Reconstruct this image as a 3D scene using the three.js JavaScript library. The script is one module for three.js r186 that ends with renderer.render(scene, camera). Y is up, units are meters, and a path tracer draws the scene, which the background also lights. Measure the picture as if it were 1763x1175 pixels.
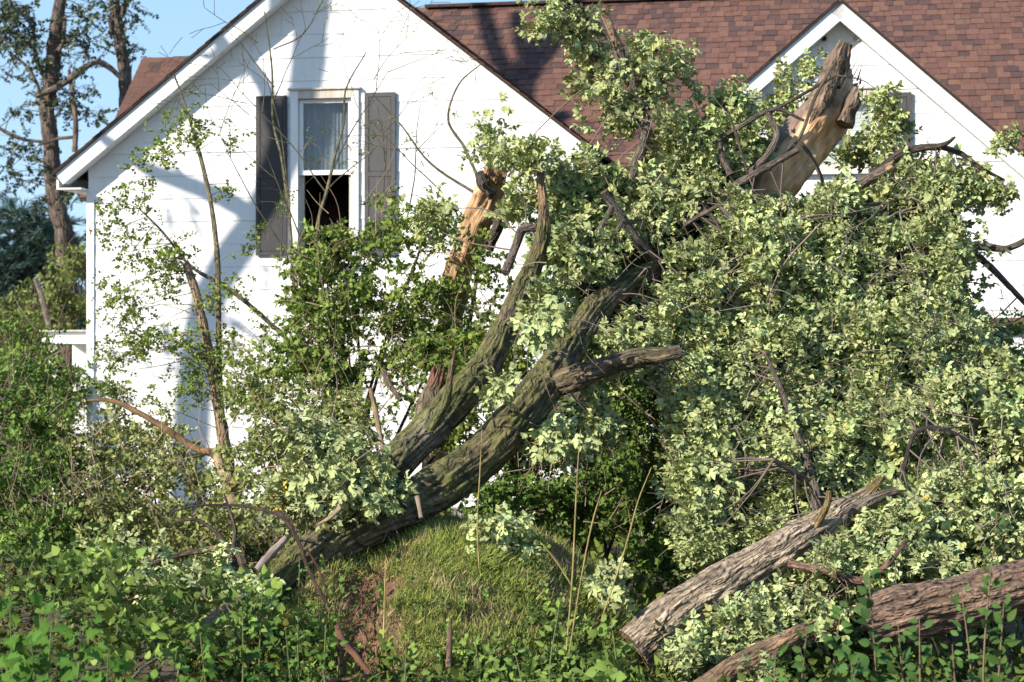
import * as THREE from 'three';
import { ImprovedNoise } from 'three/addons/math/ImprovedNoise.js';
import { mergeGeometries } from 'three/addons/utils/BufferGeometryUtils.js';

// ------------------------------------------------------------------ camera, sky, sun, exposure
const scene = new THREE.Scene();
const FPX = 3200, CX = 881.5, CY = 587.5, EYE = 2.4;
const camera = new THREE.PerspectiveCamera(2 * Math.atan(CY / FPX) * 180 / Math.PI, 1763 / 1175, 0.1, 900);
camera.position.set(0, EYE, 0);
camera.lookAt(0, EYE, -10);
camera.focus = 13.6;
camera.userData.fStop = 3.2;
const renderer = new THREE.WebGLRenderer({ antialias: true });
renderer.toneMapping = THREE.LinearToneMapping;
renderer.toneMappingExposure = 1.72;
renderer.shadowMap.enabled = true;
const SUN = new THREE.Vector3(-1.13, 0.8, 0.80).normalize();
{
  const W = 256, H = 128, data = new Float32Array(W * H * 4), d = new THREE.Vector3();
  for (let j = 0; j < H; j++) for (let i = 0; i < W; i++) {
    const el = ((j + 0.5) / H - 0.5) * Math.PI, az = ((i + 0.5) / W - 0.5) * 2 * Math.PI;
    d.set(Math.cos(el) * Math.cos(az), Math.sin(el), Math.cos(el) * Math.sin(az));
    const t = Math.pow(Math.max(0, d.y), 0.55), g = Math.pow(Math.max(0, d.dot(SUN)), 6) * 0.3, k = Math.exp(-Math.max(0, d.y) * 9);
    const o = (j * W + i) * 4, base = [0.36 - 0.28 * t, 0.56 - 0.36 * t, 0.76 - 0.33 * t];
    for (let c = 0; c < 3; c++) data[o + c] = d.y < -0.02 ? [0.11, 0.11, 0.08][c] : base[c] + k * [0.10, 0.09, 0.03][c] + g * [0.9, 0.8, 0.65][c];
    data[o + 3] = 1;
  }
  const sky = new THREE.DataTexture(data, W, H, THREE.RGBAFormat, THREE.FloatType);
  sky.mapping = THREE.EquirectangularReflectionMapping; sky.magFilter = THREE.LinearFilter; sky.needsUpdate = true;
  scene.background = sky; scene.environment = sky;
}
const sun = new THREE.DirectionalLight(new THREE.Color(1, 0.915, 0.80), 5);
sun.position.copy(SUN).multiplyScalar(60).add(new THREE.Vector3(0, 2, -18));
sun.target.position.set(0, 2, -18);
sun.castShadow = true; sun.shadow.mapSize.set(4096, 4096);
Object.assign(sun.shadow.camera, { left: -22, right: 22, top: 22, bottom: -22, near: 1, far: 140 });
scene.add(sun, sun.target);

// ------------------------------------------------------------------ helpers
let seed = 12345;
const rnd = () => { seed = (seed + 0x6d2b79f5) | 0; let t = Math.imul(seed ^ (seed >>> 15), 1 | seed); t = (t + Math.imul(t ^ (t >>> 7), 61 | t)) ^ t; return ((t ^ (t >>> 14)) >>> 0) / 4294967296; };
const R = (a, b) => a + (b - a) * rnd();
const gauss = () => (rnd() + rnd() + rnd() + rnd() - 2) * 0.87;
const pick = (a) => a[Math.floor(rnd() * a.length)];
const V = (x, y, z) => new THREE.Vector3(x, y, z);
const PN = new ImprovedNoise();
const noise = (x, y, z = 0) => PN.noise(x + 31.7, y + 11.3, z + 7.9);
const fbm = (x, y, z = 0) => noise(x, y, z) + 0.5 * noise(2.1 * x, 2.1 * y, 2.1 * z) + 0.25 * noise(4.3 * x, 4.3 * y, 4.3 * z);
const P = (px, py, d) => V((px - CX) / FPX * d, EYE - (py - CY) / FPX * d, -d);   // the point at depth d in metres that is seen at this place
const lin = (r, g, b) => new THREE.Color().setRGB(r, g, b);
const used = new Map();
const numbered = (n) => { const k = used.get(n) || 0; used.set(n, k + 1); return k ? n + '_' + String(k).padStart(3, '0') : n; };
function tag(o, label, category, group) { o.userData.label = label; o.userData.category = category; if (group) o.userData.group = group; return o; }
function thing(name, label, category, base, group) {
  const o = new THREE.Group(); o.name = numbered(name); o.position.copy(base); scene.add(o);
  return tag(o, label, category, group);
}
function put(mesh, name, parent, kind) {           // a part whose geometry is in world metres, set under a thing at its base
  mesh.name = parent ? name : numbered(name); mesh.castShadow = mesh.receiveShadow = true;
  if (parent) { if (parent.position && !parent.isMesh) mesh.position.sub(parent.position); parent.add(mesh); } else scene.add(mesh);
  if (kind) mesh.userData.kind = kind;
  return mesh;
}
const M = (o) => new THREE.MeshStandardMaterial({ roughness: 0.85, ...o });
function geo(pos, idx, uv, col) {
  const g = new THREE.BufferGeometry();
  g.setAttribute('position', new THREE.Float32BufferAttribute(pos, 3));
  if (uv) g.setAttribute('uv', new THREE.Float32BufferAttribute(uv, 2));
  if (col) g.setAttribute('color', new THREE.Float32BufferAttribute(col, 3));
  g.setIndex(idx); g.computeVertexNormals();
  return g;
}
// tileable value noise
function tileNoise(nx, ny, s) {
  const t = new Float32Array(nx * ny); let k = s;
  for (let i = 0; i < t.length; i++) { k = (Math.imul(k, 1664525) + 1013904223) | 0; t[i] = (k >>> 8) / 16777216; }
  return (u, v) => {
    const x = u * nx, y = v * ny, xi = Math.floor(x), yi = Math.floor(y); let a = x - xi, b = y - yi; a = a * a * (3 - 2 * a); b = b * b * (3 - 2 * b);
    const q = (i, j) => t[(((j % ny) + ny) % ny) * nx + (((i % nx) + nx) % nx)];
    return (q(xi, yi) * (1 - a) + q(xi + 1, yi) * a) * (1 - b) + (q(xi, yi + 1) * (1 - a) + q(xi + 1, yi + 1) * a) * b;
  };
}
function tex(n, f, srgb = false) {
  const d = new Uint8Array(n * n * 4);
  for (let y = 0; y < n; y++) for (let x = 0; x < n; x++) { const c = f(x / n, y / n), o = (y * n + x) * 4; for (let k = 0; k < 3; k++) d[o + k] = Math.max(0, Math.min(255, (c.length ? c[k] : c) * 255)); d[o + 3] = 255; }
  const t = new THREE.DataTexture(d, n, n); t.wrapS = t.wrapT = THREE.RepeatWrapping; t.magFilter = THREE.LinearFilter; t.needsUpdate = true;
  if (srgb) t.colorSpace = THREE.SRGBColorSpace;
  return t;
}
// ------------------------------------------------------------------ textures and materials
const n1 = tileNoise(14, 4, 3), n2 = tileNoise(30, 9, 5), n3 = tileNoise(64, 30, 9), n4 = tileNoise(6, 6, 12), n5 = tileNoise(90, 90, 21);
const barkH = (u, v) => { const w = (n4(u, v) - 0.5) * 0.06; const r = 1 - Math.abs(n1(u + w, v) * 2 - 1), q = 1 - Math.abs(n2(u + w, v) * 2 - 1); return 1 - (0.62 * Math.pow(r, 2.2) + 0.38 * Math.pow(q, 2)) + (n3(u, v) - 0.5) * 0.25; };
const barkBump = tex(512, (u, v) => barkH(u, v));
const barkMap = tex(512, (u, v) => { const h = barkH(u, v), k = 0.22 + 0.80 * Math.min(1, Math.max(0, h)), g = n5(u, v) * 0.12; return [k - g * 0.4, k - g * 0.5, k - g * 0.55]; });
const woodN = tileNoise(60, 3, 31), woodN2 = tileNoise(120, 8, 33);
const woodH = (u, v) => 0.6 * woodN(u, v) + 0.4 * woodN2(u, v);
const woodBump = tex(512, woodH);
const woodMap = tex(512, (u, v) => { const h = woodH(u, v), s = n4(u, v); return [0.62 + 0.38 * h, 0.58 + 0.40 * h - s * 0.08, 0.52 + 0.42 * h - s * 0.12]; });
const paintN = tileNoise(5, 40, 41), paintN2 = tileNoise(40, 40, 43), paintN3 = tileNoise(3, 3, 47);
const paintMap = tex(512, (u, v) => { const k = 0.96 - 0.07 * Math.max(0, paintN3(u, v) - 0.4) - 0.05 * paintN(v, u); const s = paintN2(u, v) > 0.9 ? 0.06 : 0; return [k - s, k - s * 1.1, k - s * 1.3]; });
const gritN = tileNoise(128, 128, 51), gritN2 = tileNoise(24, 24, 53);
const gritMap = tex(512, (u, v) => { const k = 0.62 + 0.3 * gritN(u, v) + 0.16 * gritN2(u, v); return [k, k, k]; });
const gritBump = tex(512, (u, v) => gritN(u, v));
const soilN = tileNoise(20, 20, 61), soilN2 = tileNoise(70, 70, 63);
const soilMap = tex(512, (u, v) => { const k = 0.45 + 0.4 * soilN(u, v) + 0.3 * soilN2(u, v); return [k, k, k]; });

const bark = M({ vertexColors: true, map: barkMap, bumpMap: barkBump, bumpScale: 0.03, roughness: 0.95 });
const wood = M({ vertexColors: true, map: woodMap, bumpMap: woodBump, bumpScale: 0.008, roughness: 0.8 });
const twigMat = M({ vertexColors: true, roughness: 0.9 });
const paint = M({ color: lin(0.80, 0.80, 0.79), map: paintMap, roughness: 0.55 });
const trimPaint = M({ color: lin(0.82, 0.82, 0.80), map: paintMap, roughness: 0.5 });
const oldPaint = M({ color: lin(0.62, 0.60, 0.56), map: woodMap, bumpMap: woodBump, bumpScale: 0.003, roughness: 0.7 });
const shutterMat = M({ color: lin(0.030, 0.027, 0.030), map: gritMap, roughness: 0.55 });
const shutterFade = M({ color: lin(0.062, 0.058, 0.061), map: gritMap, roughness: 0.6 });
const shingleMat = M({ vertexColors: true, map: gritMap, bumpMap: gritBump, bumpScale: 0.002, roughness: 0.95 });
const edgeMat = M({ color: lin(0.030, 0.022, 0.020), map: gritMap, roughness: 0.95 });
const darkMat = M({ color: lin(0.02, 0.02, 0.022), roughness: 0.9 });
const curtainMat = M({ color: lin(0.17, 0.19, 0.21), map: gritMap, roughness: 0.95 });
const blindMat = M({ color: lin(0.55, 0.55, 0.50), roughness: 0.7 });
const glassMat = new THREE.MeshPhysicalMaterial({ color: lin(0.95, 0.97, 0.97), roughness: 0.03, transmission: 1, thickness: 0, ior: 1.5 });
const leafMat = (rough = 0.62, trans = 0.22) => new THREE.MeshPhysicalMaterial({ vertexColors: true, roughness: rough, transmission: trans, thickness: 0, side: THREE.DoubleSide, specularIntensity: 0.6 });
const paleLeaf = M({ vertexColors: true, roughness: 0.9, side: THREE.DoubleSide }), greenLeaf = leafMat(0.75, 0.22), deepLeaf = M({ vertexColors: true, roughness: 0.8, side: THREE.DoubleSide });
greenLeaf.specularIntensity = 0.2; deepLeaf.name = 'leaf';

// ------------------------------------------------------------------ the house
const TH = -11 * Math.PI / 180, HO = V((568 - CX) / FPX * 24, 0, -24), cT = Math.cos(TH), sT = Math.sin(TH);
// where the sight line through a place of the picture meets the house plane w = const: [u, v] in house metres
function H(px, py, w) {
  const dx = (px - CX) / FPX, dy = -(py - CY) / FPX;             // the ray is t * (dx, dy, -1) from the eye
  const nx = sT, nz = cT, t = (w + HO.x * nx + HO.z * nz) / (dx * nx - nz);
  const x = t * dx - HO.x, y = EYE + t * dy, z = -t - HO.z;
  return [x * cT - z * sT, y];
}
const toWorld = (u, v, w) => V(HO.x + u * cT + w * sT, v, HO.z - u * sT + w * cT);
const house = new THREE.Group(); house.name = 'house'; house.position.copy(HO); house.rotation.y = TH; scene.add(house);
tag(house, 'white clapboard house with two front gables and brown shingle roof behind the fallen tree', 'house');
const hp = (g, m, name, parent = house, kind) => { const o = new THREE.Mesh(g, m); o.name = name; o.castShadow = o.receiveShadow = true; if (kind) o.userData.kind = kind; parent.add(o); return o; };
const hbox = (u0, u1, v0, v1, w0, w1) => { const g = new THREE.BoxGeometry(u1 - u0, v1 - v0, w1 - w0); g.translate((u0 + u1) / 2, (v0 + v1) / 2, (w0 + w1) / 2); const p = g.attributes.position, n = g.attributes.normal, uv = g.attributes.uv; for (let i = 0; i < p.count; i++) { const a = Math.abs(n.getX(i)) > 0.5; uv.setXY(i, (a ? p.getZ(i) : p.getX(i)) / 1.3, (Math.abs(n.getY(i)) > 0.5 ? p.getZ(i) : p.getY(i)) / 1.3); } return g; };
function clip(poly, a, b, c) {                       // keep a*u + b*v <= c
  const out = [];
  for (let i = 0; i < poly.length; i++) { const p = poly[i], q = poly[(i + 1) % poly.length], s = a * p[0] + b * p[1] - c, t = a * q[0] + b * q[1] - c; if (s <= 0) out.push(p); if ((s < 0 && t > 0) || (s > 0 && t < 0)) { const k = s / (s - t); out.push([p[0] + (q[0] - p[0]) * k, p[1] + (q[1] - p[1]) * k]); } }
  return out;
}
function prism(poly, front, back, shift = 0) {       // convex polygon in (u, v); front(v) and back are depths w
  const pos = [], idx = [], uv = [], n = poly.length; let k = 0;
  const vert = (u, v, w) => { pos.push(u, v, w); uv.push((u + shift) / 1.3, (v + shift * 0.37) / 1.3); return k++; };
  const f = poly.map((p) => vert(p[0], p[1], front(p[1]))); for (let i = 1; i < n - 1; i++) idx.push(f[0], f[i], f[i + 1]);
  const b = poly.map((p) => vert(p[0], p[1], back)); for (let i = 1; i < n - 1; i++) idx.push(b[0], b[i + 1], b[i]);
  for (let i = 0; i < n; i++) { const p = poly[i], q = poly[(i + 1) % n], a = vert(p[0], p[1], front(p[1])), c = vert(q[0], q[1], front(q[1])), d = vert(q[0], q[1], back), e = vert(p[0], p[1], back); idx.push(a, d, c, a, e, d); }
  return geo(pos, idx, uv);
}
const EXPO = 0.30, PHASE = 6.07;
function gableWall(name, label, uL, uR, apexU, apexV, mL, mR, v0, hole, w = 0) {
  const wall = new THREE.Group(); wall.name = name; wall.userData.label = label; house.add(wall);
  const kMin = Math.floor((v0 - PHASE) / EXPO), kMax = Math.ceil((apexV - PHASE) / EXPO);
  for (let k = kMin; k <= kMax; k++) {
    const b = PHASE + k * EXPO, t = b + EXPO;
    let poly = [[uL, Math.max(b, v0)], [uR, Math.max(b, v0)], [uR, t], [uL, t]];
    poly = clip(poly, -mL, 1, apexV - mL * apexU); if (poly.length < 3) continue;
    poly = clip(poly, mR, 1, apexV + mR * apexU); if (poly.length < 3) continue;
    let pieces = [poly];
    if (hole && t > hole[2] && b < hole[3]) pieces = [clip(poly, 1, 0, hole[0]), clip(poly, -1, 0, -hole[1]), clip(clip(clip(poly, -1, 0, -hole[0]), 1, 0, hole[1]), 0, -1, -hole[3]), clip(clip(clip(poly, -1, 0, -hole[0]), 1, 0, hole[1]), 0, 1, hole[2])];
    else { const s = uL + (uR - uL) * (0.2 + 0.6 * rnd()); pieces = [clip(poly, 1, 0, s - 0.002), clip(poly, -1, 0, -s - 0.002)]; }
    const lip = R(0.008, 0.012), warp = R(-0.002, 0.002);
    for (const p of pieces) if (p.length > 2) hp(prism(p, (v) => w + warp + lip - (lip - 0.001) * (v - b) / EXPO, w - 0.03, rnd() * 9), paint, 'board', wall);
  }
  return wall;
}
// left gable
const FW = 0.27;                                     // rake overhang
const aL = H(95, 300, FW), bL = H(450, 0, FW), aR = H(1012, 254, FW), bR = H(682, 0, FW);
const mL = (bL[1] - aL[1]) / (bL[0] - aL[0]), mR = (bR[1] - aR[1]) / (aR[0] - bR[0]);
const apU = (aR[1] + mR * aR[0] - aL[1] + mL * aL[0]) / (mL + mR), apV = aL[1] + mL * (apU - aL[0]);
const [uL] = H(152, 400, 0), [uR] = H(984, 290, 0);
const [wl, wt] = H(514, 171, 0), [wr, wb] = H(606, 450, 0);
gableWall('gable_wall', 'left gable wall with tall shuttered window', uL, uR, apU, apV - 0.10, mL, mR, -0.1, [wl, wr, wb, wt]);
// right gable
const cTop = H(1447, 3, FW), cL = H(1280, 149, FW), cR = H(1763, 271, FW);
const nL = (cTop[1] - cL[1]) / (cTop[0] - cL[0]), nR = (cTop[1] - cR[1]) / (cR[0] - cTop[0]);
const HALF = 2.9, gL = cTop[0] - 2.55, gR = cTop[0] + HALF;
const [xl, xt] = H(1388, 172, 0), [xr, xb] = H(1508, 290, 0);
gableWall('gable_wall', 'right gable wall with small vents near its peak', gL, gR, cTop[0], cTop[1] - 0.10, nL, nR, -0.1, [xl, xr, xb, xt]);
// rake trim: fascia, soffit and shingle edge along one slope
function rake(u0, v0, u1, v1, w0, w1, wBack) {      // from the eave to the ridge, along the outer top edge
  const L = Math.hypot(u1 - u0, v1 - v0), du = (u1 - u0) / L, dv = (v1 - v0) / L, s = du > 0 ? 1 : -1, nx = -dv * s, ny = du * s; // normal upward
  const quad = (o0, o1, front, back, e0 = 0, e1 = 0) => {
    const p = [[u0 - du * e0 + nx * o0, v0 - dv * e0 + ny * o0], [u1 + du * e1 + nx * o0, v1 + dv * e1 + ny * o0], [u1 + du * e1 + nx * o1, v1 + dv * e1 + ny * o1], [u0 - du * e0 + nx * o1, v0 - dv * e0 + ny * o1]];
    return prism(s > 0 ? p : p.reverse(), () => front, back, rnd() * 5);
  };
  hp(quad(-0.17, 0.0, w1, w1 - 0.03), trimPaint, 'fascia');
  hp(quad(-0.155, -0.135, w1 - 0.03, w0 + 0.022), trimPaint, 'soffit');
  const roof = hp(quad(0.002, 0.03, w1 + 0.035, wBack, 0.05, 0.0), edgeMat, 'roof_slope');
  // shingle courses of the slope, as real lapped strips
  const gs = [];
  for (let t = 0; t < L; t += 0.14) { const a = quad(0, 0, 0, 0); void a;
    const p0 = [u0 + du * t, v0 + dv * t], p1 = [u0 + du * Math.min(L, t + 0.15), v0 + dv * Math.min(L, t + 0.15)];
    let w = w1 + 0.04 + R(-0.006, 0.01);
    while (w > wBack) { const n = w - R(0.2, 0.36); const tone = shade(); const q = [[p0[0] + nx * 0.042, p0[1] + ny * 0.042], [p1[0] + nx * 0.034, p1[1] + ny * 0.034], [p1[0] + nx * 0.030, p1[1] + ny * 0.030], [p0[0] + nx * 0.030, p0[1] + ny * 0.030]]; const g = prism(s > 0 ? q.reverse() : q, () => w, Math.max(n, wBack) + 0.003, rnd() * 5); gs.push(tint(g, tone)); w = n; } }
  hp(mergeGeometries(gs), shingleMat, 'shingle_courses', roof, 'stuff');
}
function tint(g, c) { const n = g.attributes.position.count, a = new Float32Array(n * 3); for (let i = 0; i < n; i++) a.set(c, i * 3); g.setAttribute('color', new THREE.BufferAttribute(a, 3)); return g; }
const TONES = [[0.150, 0.071, 0.050], [0.135, 0.064, 0.046], [0.125, 0.060, 0.045], [0.155, 0.078, 0.052], [0.088, 0.046, 0.039], [0.075, 0.041, 0.036], [0.135, 0.063, 0.046]];
function shade() { const t = pick(TONES), k = R(0.9, 1.1); return t.map((x) => x * k); }
const RIDGE_W = -5.2;
rake(aL[0], aL[1], apU, apV, 0, FW, RIDGE_W + 0.3);
rake(aR[0], aR[1], apU, apV, 0, FW, RIDGE_W + 0.3);
rake(cTop[0] - 2.75, cTop[1] - nL * 2.75, cTop[0], cTop[1], 0, FW, RIDGE_W + 1.2);
rake(cTop[0] + HALF + 0.3, cTop[1] - nR * (HALF + 0.3), cTop[0], cTop[1], 0, FW, RIDGE_W + 1.2);
// boxed eave at the left corner, corner boards, side walls, main wall
{
  hp(hbox(aL[0] + 0.03, uL, aL[1] - 0.20, aL[1] - 0.18, -3, FW - 0.03), trimPaint, 'eave_soffit');
  hp(hbox(aL[0] + 0.0, aL[0] + 0.03, aL[1] - 0.2, aL[1] - 0.03, -5, FW - 0.03), trimPaint, 'eave_fascia');
  hp(hbox(uL - 0.03, uL, -0.1, aL[1] - 0.2, -6.5, 0.0), paint, 'side_wall');
  hp(hbox(uR, uR + 0.03, -0.1, aR[1] - 0.1, -1.35, 0.0), paint, 'side_wall');
  hp(hbox(gL - 0.03, gL, -0.1, 4.0, -1.35, 0.0), paint, 'side_wall');
  hp(hbox(gR, gR + 0.03, -0.1, 3.9, -6.5, 0.0), paint, 'side_wall');
  hp(hbox(uR + 0.03, gL - 0.03, -0.1, 4.2, -1.38, -1.3), paint, 'front_wall');
  hp(hbox(uL, gR, -0.1, 4.4, -9.6, -9.5), paint, 'back_wall');
  hp(hbox(uL - 0.015, uL + 0.085, 0.3, aL[1] - 0.2, 0.002, 0.03), trimPaint, 'corner_board');
  hp(hbox(uR - 0.085, uR + 0.02, 0.3, aR[1] - 0.12, 0.002, 0.03), trimPaint, 'corner_board');
  hp(hbox(uL - 0.05, uR + 0.05, -0.3, 0.28, -0.2, 0.035), M({ color: lin(0.30, 0.30, 0.31), map: soilMap, roughness: 0.95 }), 'foundation');
}
// main roof: slope facing the viewer, laid with separate shingles
{
  const rV = H(1000, 4, RIDGE_W)[1], pitch = 41 * Math.PI / 180, L = 5.6, u0 = uL - 0.2, u1 = gR + 1.6, cs = Math.cos(pitch), sn = Math.sin(pitch);
  const roof = new THREE.Group(); roof.name = 'main_roof'; house.add(roof);
  const at = (u, s, o) => [u, rV - sn * s + cs * o, RIDGE_W + cs * s + sn * o];   // s runs down the slope
  const slab = (ua, ub, s0, s1, o0, o1) => { const pos = [], c = [[ua, s0, o1], [ub, s0, o1], [ub, s1, o1], [ua, s1, o1], [ua, s0, o0], [ub, s0, o0], [ub, s1, o0], [ua, s1, o0]]; for (const q of c) pos.push(...at(...q)); return geo(pos, [0, 3, 1, 1, 3, 2, 4, 5, 7, 5, 6, 7, 3, 7, 2, 2, 7, 6, 0, 1, 4, 1, 5, 4, 0, 4, 3, 3, 4, 7, 1, 2, 5, 2, 6, 5], c.map((q) => [q[0] / 1.3, q[1] / 1.3]).flat()).toNonIndexed(); };
  hp(slab(apU - 0.6, u1, 0.0, L, -0.06, -0.004), edgeMat, 'roof_deck', roof);
  { // the slope behind the ridge
    const back = []; for (const [u, s] of [[apU - 0.6, 0], [u1, 0], [u1, 5.6], [apU - 0.6, 5.6]]) back.push(u, rV - sn * s, RIDGE_W - cs * s - 0.02);
    hp(geo(back, [0, 1, 2, 0, 2, 3], [0, 0, 1, 0, 1, 1, 0, 1]), edgeMat, 'rear_slope', roof);
  }
  const rest = [], RUN = 0.143; let singles = 0;
  const [uSeen0] = H(1000, 150, -3), vis = (u, s) => { const w = toWorld(...at(u, s, 0)); const px = CX + FPX * w.x / -w.z, py = CY - FPX * (w.y - EYE) / -w.z; return (px > 930 && px < 1270 && py > 10 && py < 215) || (px > 1500 && px < 1763 && py < 330 && py > 2 && (py - 5) < (px - 1447) * 0.8); };
  void uSeen0;
  for (let r = 0; r * RUN < L; r++) {
    const s0 = r * RUN; let u = apU - 0.6 - R(0, 0.2);
    while (u < u1) {
      const wd = R(0.09, 0.20), proud = rnd() < 0.5 ? 0.007 : 0.0;
      const g = slab(u + 0.002, u + wd - 0.002, s0 - 0.01, s0 + RUN + R(-0.003, 0.003), 0.0, 0.001);
      const p = g.attributes.position, nn = [cs, sn];           // lift the lower edge so that the courses lap
      for (let i = 0; i < p.count; i++) { const low = (rV - p.getY(i)) * sn + (p.getZ(i) - RIDGE_W) * cs > s0 + RUN * 0.5; const top = (p.getY(i) - rV) * cs + (p.getZ(i) - RIDGE_W) * sn > 0.0005; if (top) { const k = (low ? 0.012 : 0.004) + proud; p.setY(i, p.getY(i) + nn[0] * k); p.setZ(i, p.getZ(i) + nn[1] * k); } }
      g.computeVertexNormals(); tint(g, shade());
      if (singles < 300 && vis(u, s0) && rnd() < 0.62) { singles++; hp(g, shingleMat, 'shingle', roof); } else rest.push(g);
      u += wd;
    }
  }
  hp(mergeGeometries(rest), shingleMat, 'shingle_field', roof, 'stuff');
  const cap = []; for (let u = apU; u < u1; u += 0.24) { const g = hbox(u, u + 0.232, rV - 0.02 + R(0, 0.004), rV + 0.028, RIDGE_W - 0.12, RIDGE_W + 0.14); cap.push(tint(g.toNonIndexed(), [0.06, 0.034, 0.03])); }
  hp(mergeGeometries(cap), shingleMat, 'ridge_cap', roof, 'stuff');
  // lower rear wing seen past the left rake
  const a = H(245, 100, -7.4), g2 = []; const sl = Math.SQRT1_2;
  for (let r = 0; r < 26; r++) { let u = a[0] - R(0, 0.1) * 0; while (u < a[0] + 4.2) { const wd = R(0.14, 0.25), s0 = r * RUN, s1 = s0 + RUN; const pt = (uu, s, o) => [uu, a[1] - sl * s + sl * o, -7.4 + sl * s + sl * o]; const pos = [...pt(u, s0, 0.004), ...pt(u + wd - 0.004, s0, 0.004), ...pt(u + wd - 0.004, s1, 0.014), ...pt(u, s1, 0.014), ...pt(u + wd - 0.004, s1, 0), ...pt(u, s1, 0)]; g2.push(tint(geo(pos, [0, 2, 1, 0, 3, 2, 3, 5, 4, 3, 4, 2], [[0, 0], [.2, 0], [.2, .1], [0, .1], [.2, .1], [0, .1]].map((q) => [q[0] + u, q[1] + s0]).flat()).toNonIndexed(), shade().map((x) => x * 0.85))); u += wd; } }
  const wing = new THREE.Group(); wing.name = 'rear_wing_roof'; house.add(wing);
  hp(mergeGeometries(g2), shingleMat, 'shingle_field', wing, 'stuff');
  const dk = [[a[0] + 0.02, a[1] - 0.01, -7.4], [a[0] + 4.2, a[1] - 0.01, -7.4], [a[0] + 4.2, a[1] - 2.7, -4.72], [a[0] + 0.02, a[1] - 2.7, -4.72], [a[0] + 4.2, a[1] - 2.7, -9.9], [a[0] + 0.02, a[1] - 2.7, -9.9]];
  hp(geo(dk.flat(), [0, 2, 1, 0, 3, 2, 0, 1, 4, 0, 4, 5], dk.map((q) => [q[0], q[1]]).flat()), edgeMat, 'roof_deck', wing);
}
// windows: recessed sashes in a trimmed opening, a dark room behind
function windowUnit(l, r, b, t, rail, upper, blind) {
  const win = new THREE.Group(); win.name = 'window'; house.add(win);
  const T = 0.095;
  hp(hbox(l - T, l, b - 0.02, t + 0.11, -0.06, 0.045), trimPaint, 'frame', win); hp(hbox(r, r + T, b - 0.02, t + 0.11, -0.06, 0.043), trimPaint, 'frame', win);
  const head = hbox(l + 0.001, r - 0.001, t, t + 0.11, -0.06, 0.05);
  hp(head, oldPaint, 'head_casing', win);
  hp(hbox(l - T - 0.03, r + T + 0.03, t + 0.112, t + 0.135, -0.02, 0.075), oldPaint, 'drip_cap', win);
  hp(hbox(l - T - 0.03, r + T + 0.03, b - 0.065, b - 0.022, -0.06, 0.09), trimPaint, 'sill', win);
  const sash = (v0, v1, w) => mergeGeometries([hbox(l + 0.002, l + 0.055, v0, v1, w - 0.035, w), hbox(r - 0.055, r - 0.002, v0, v1, w - 0.035, w), hbox(l + 0.056, r - 0.056, v1 - 0.05, v1 - 0.001, w - 0.034, w - 0.001), hbox(l + 0.056, r - 0.056, v0 + 0.001, v0 + 0.06, w - 0.034, w - 0.001)]);
  hp(sash(rail - 0.03, t - 0.004, -0.01), trimPaint, 'upper_sash', win);
  hp(sash(b + 0.004, rail + 0.03, -0.055), oldPaint, 'lower_sash', win);
  hp(hbox(l + 0.055, r - 0.055, rail + 0.03, t - 0.05, -0.03, -0.026), glassMat, 'pane', win);
  if (blind) hp(hbox(l + 0.055, r - 0.055, b + 0.06, rail - 0.03, -0.075, -0.071), glassMat, 'pane', win);
  // curtain or blind behind the glass
  if (blind) for (let v = b + 0.03; v < t; v += 0.05) { const g = hbox(l + 0.01, r - 0.01, v, v + 0.047, -0.128, -0.124); g.rotateX(0); hp(g, blindMat, 'slat', win); }
  else {
    const pos = [], idx = [], uv = [], nx = 60; const c0 = upper[0], c1 = upper[1];
    for (let i = 0; i <= nx; i++) { const u = l + (r - l) * i / nx, w = -0.16 + 0.012 * Math.sin(i * 1.15 + Math.sin(i * 0.3) * 2); pos.push(u, c1, w, u, c0 + 0.01 * Math.sin(i * 0.6), w); uv.push(i / nx, 1, i / nx, 0); if (i < nx) idx.push(i * 2, i * 2 + 1, i * 2 + 2, i * 2 + 1, i * 2 + 3, i * 2 + 2); }
    hp(geo(pos, idx, uv), curtainMat, 'curtain', win);
  }
  const rm = new THREE.BoxGeometry(r - l + 0.9, t - b + 0.6, 1.6); rm.translate((l + r) / 2, (t + b) / 2, -0.035 - 0.8); // dark room: five sides
  const ix = rm.index.array; const keep = []; for (let f = 0; f < 12; f++) if (f < 8 || f > 9) keep.push(ix[f * 3], ix[f * 3 + 1], ix[f * 3 + 2]); rm.setIndex(keep);
  hp(rm, darkMat, 'room', win);
  return win;
}
const railV = H(560, 297, 0)[1];
windowUnit(wl, wr, wb, wt, railV, [railV, wt + 0.1], false);
windowUnit(xl, xr, xb, xt, (xb + xt) / 2, null, true);
function shutter(x0, x1, y0, y1, mat) {
  const [l, t] = H(x0, y0, 0.03), [r, b] = H(x1, y1, 0.03), s = new THREE.Group(); s.name = 'shutter'; house.add(s);
  const F = 0.055;
  hp(mergeGeometries([hbox(l, l + F, b, t, 0.022, 0.052), hbox(r - F, r, b, t, 0.022, 0.052), hbox(l + F, r - F, t - F, t, 0.022, 0.051), hbox(l + F, r - F, b, b + F, 0.022, 0.051), hbox(l + F, r - F, (t + b) / 2 - 0.03, (t + b) / 2 + 0.03, 0.022, 0.051)]), mat, 'shutter_frame', s);
  for (const [v0, v1] of [[b + F, (t + b) / 2 - 0.03], [(t + b) / 2 + 0.03, t - F]]) hp(hbox(l + F + 0.006, r - F - 0.006, v0 + 0.006, v1 - 0.006, 0.022, 0.045), mat, 'shutter_panel', s);
}
shutter(441, 494, 166, 440, shutterMat); shutter(628, 681, 160, 440, shutterFade);
shutter(1322, 1372, 163, 300, shutterFade); shutter(1523, 1570, 160, 300, shutterFade);
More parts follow.
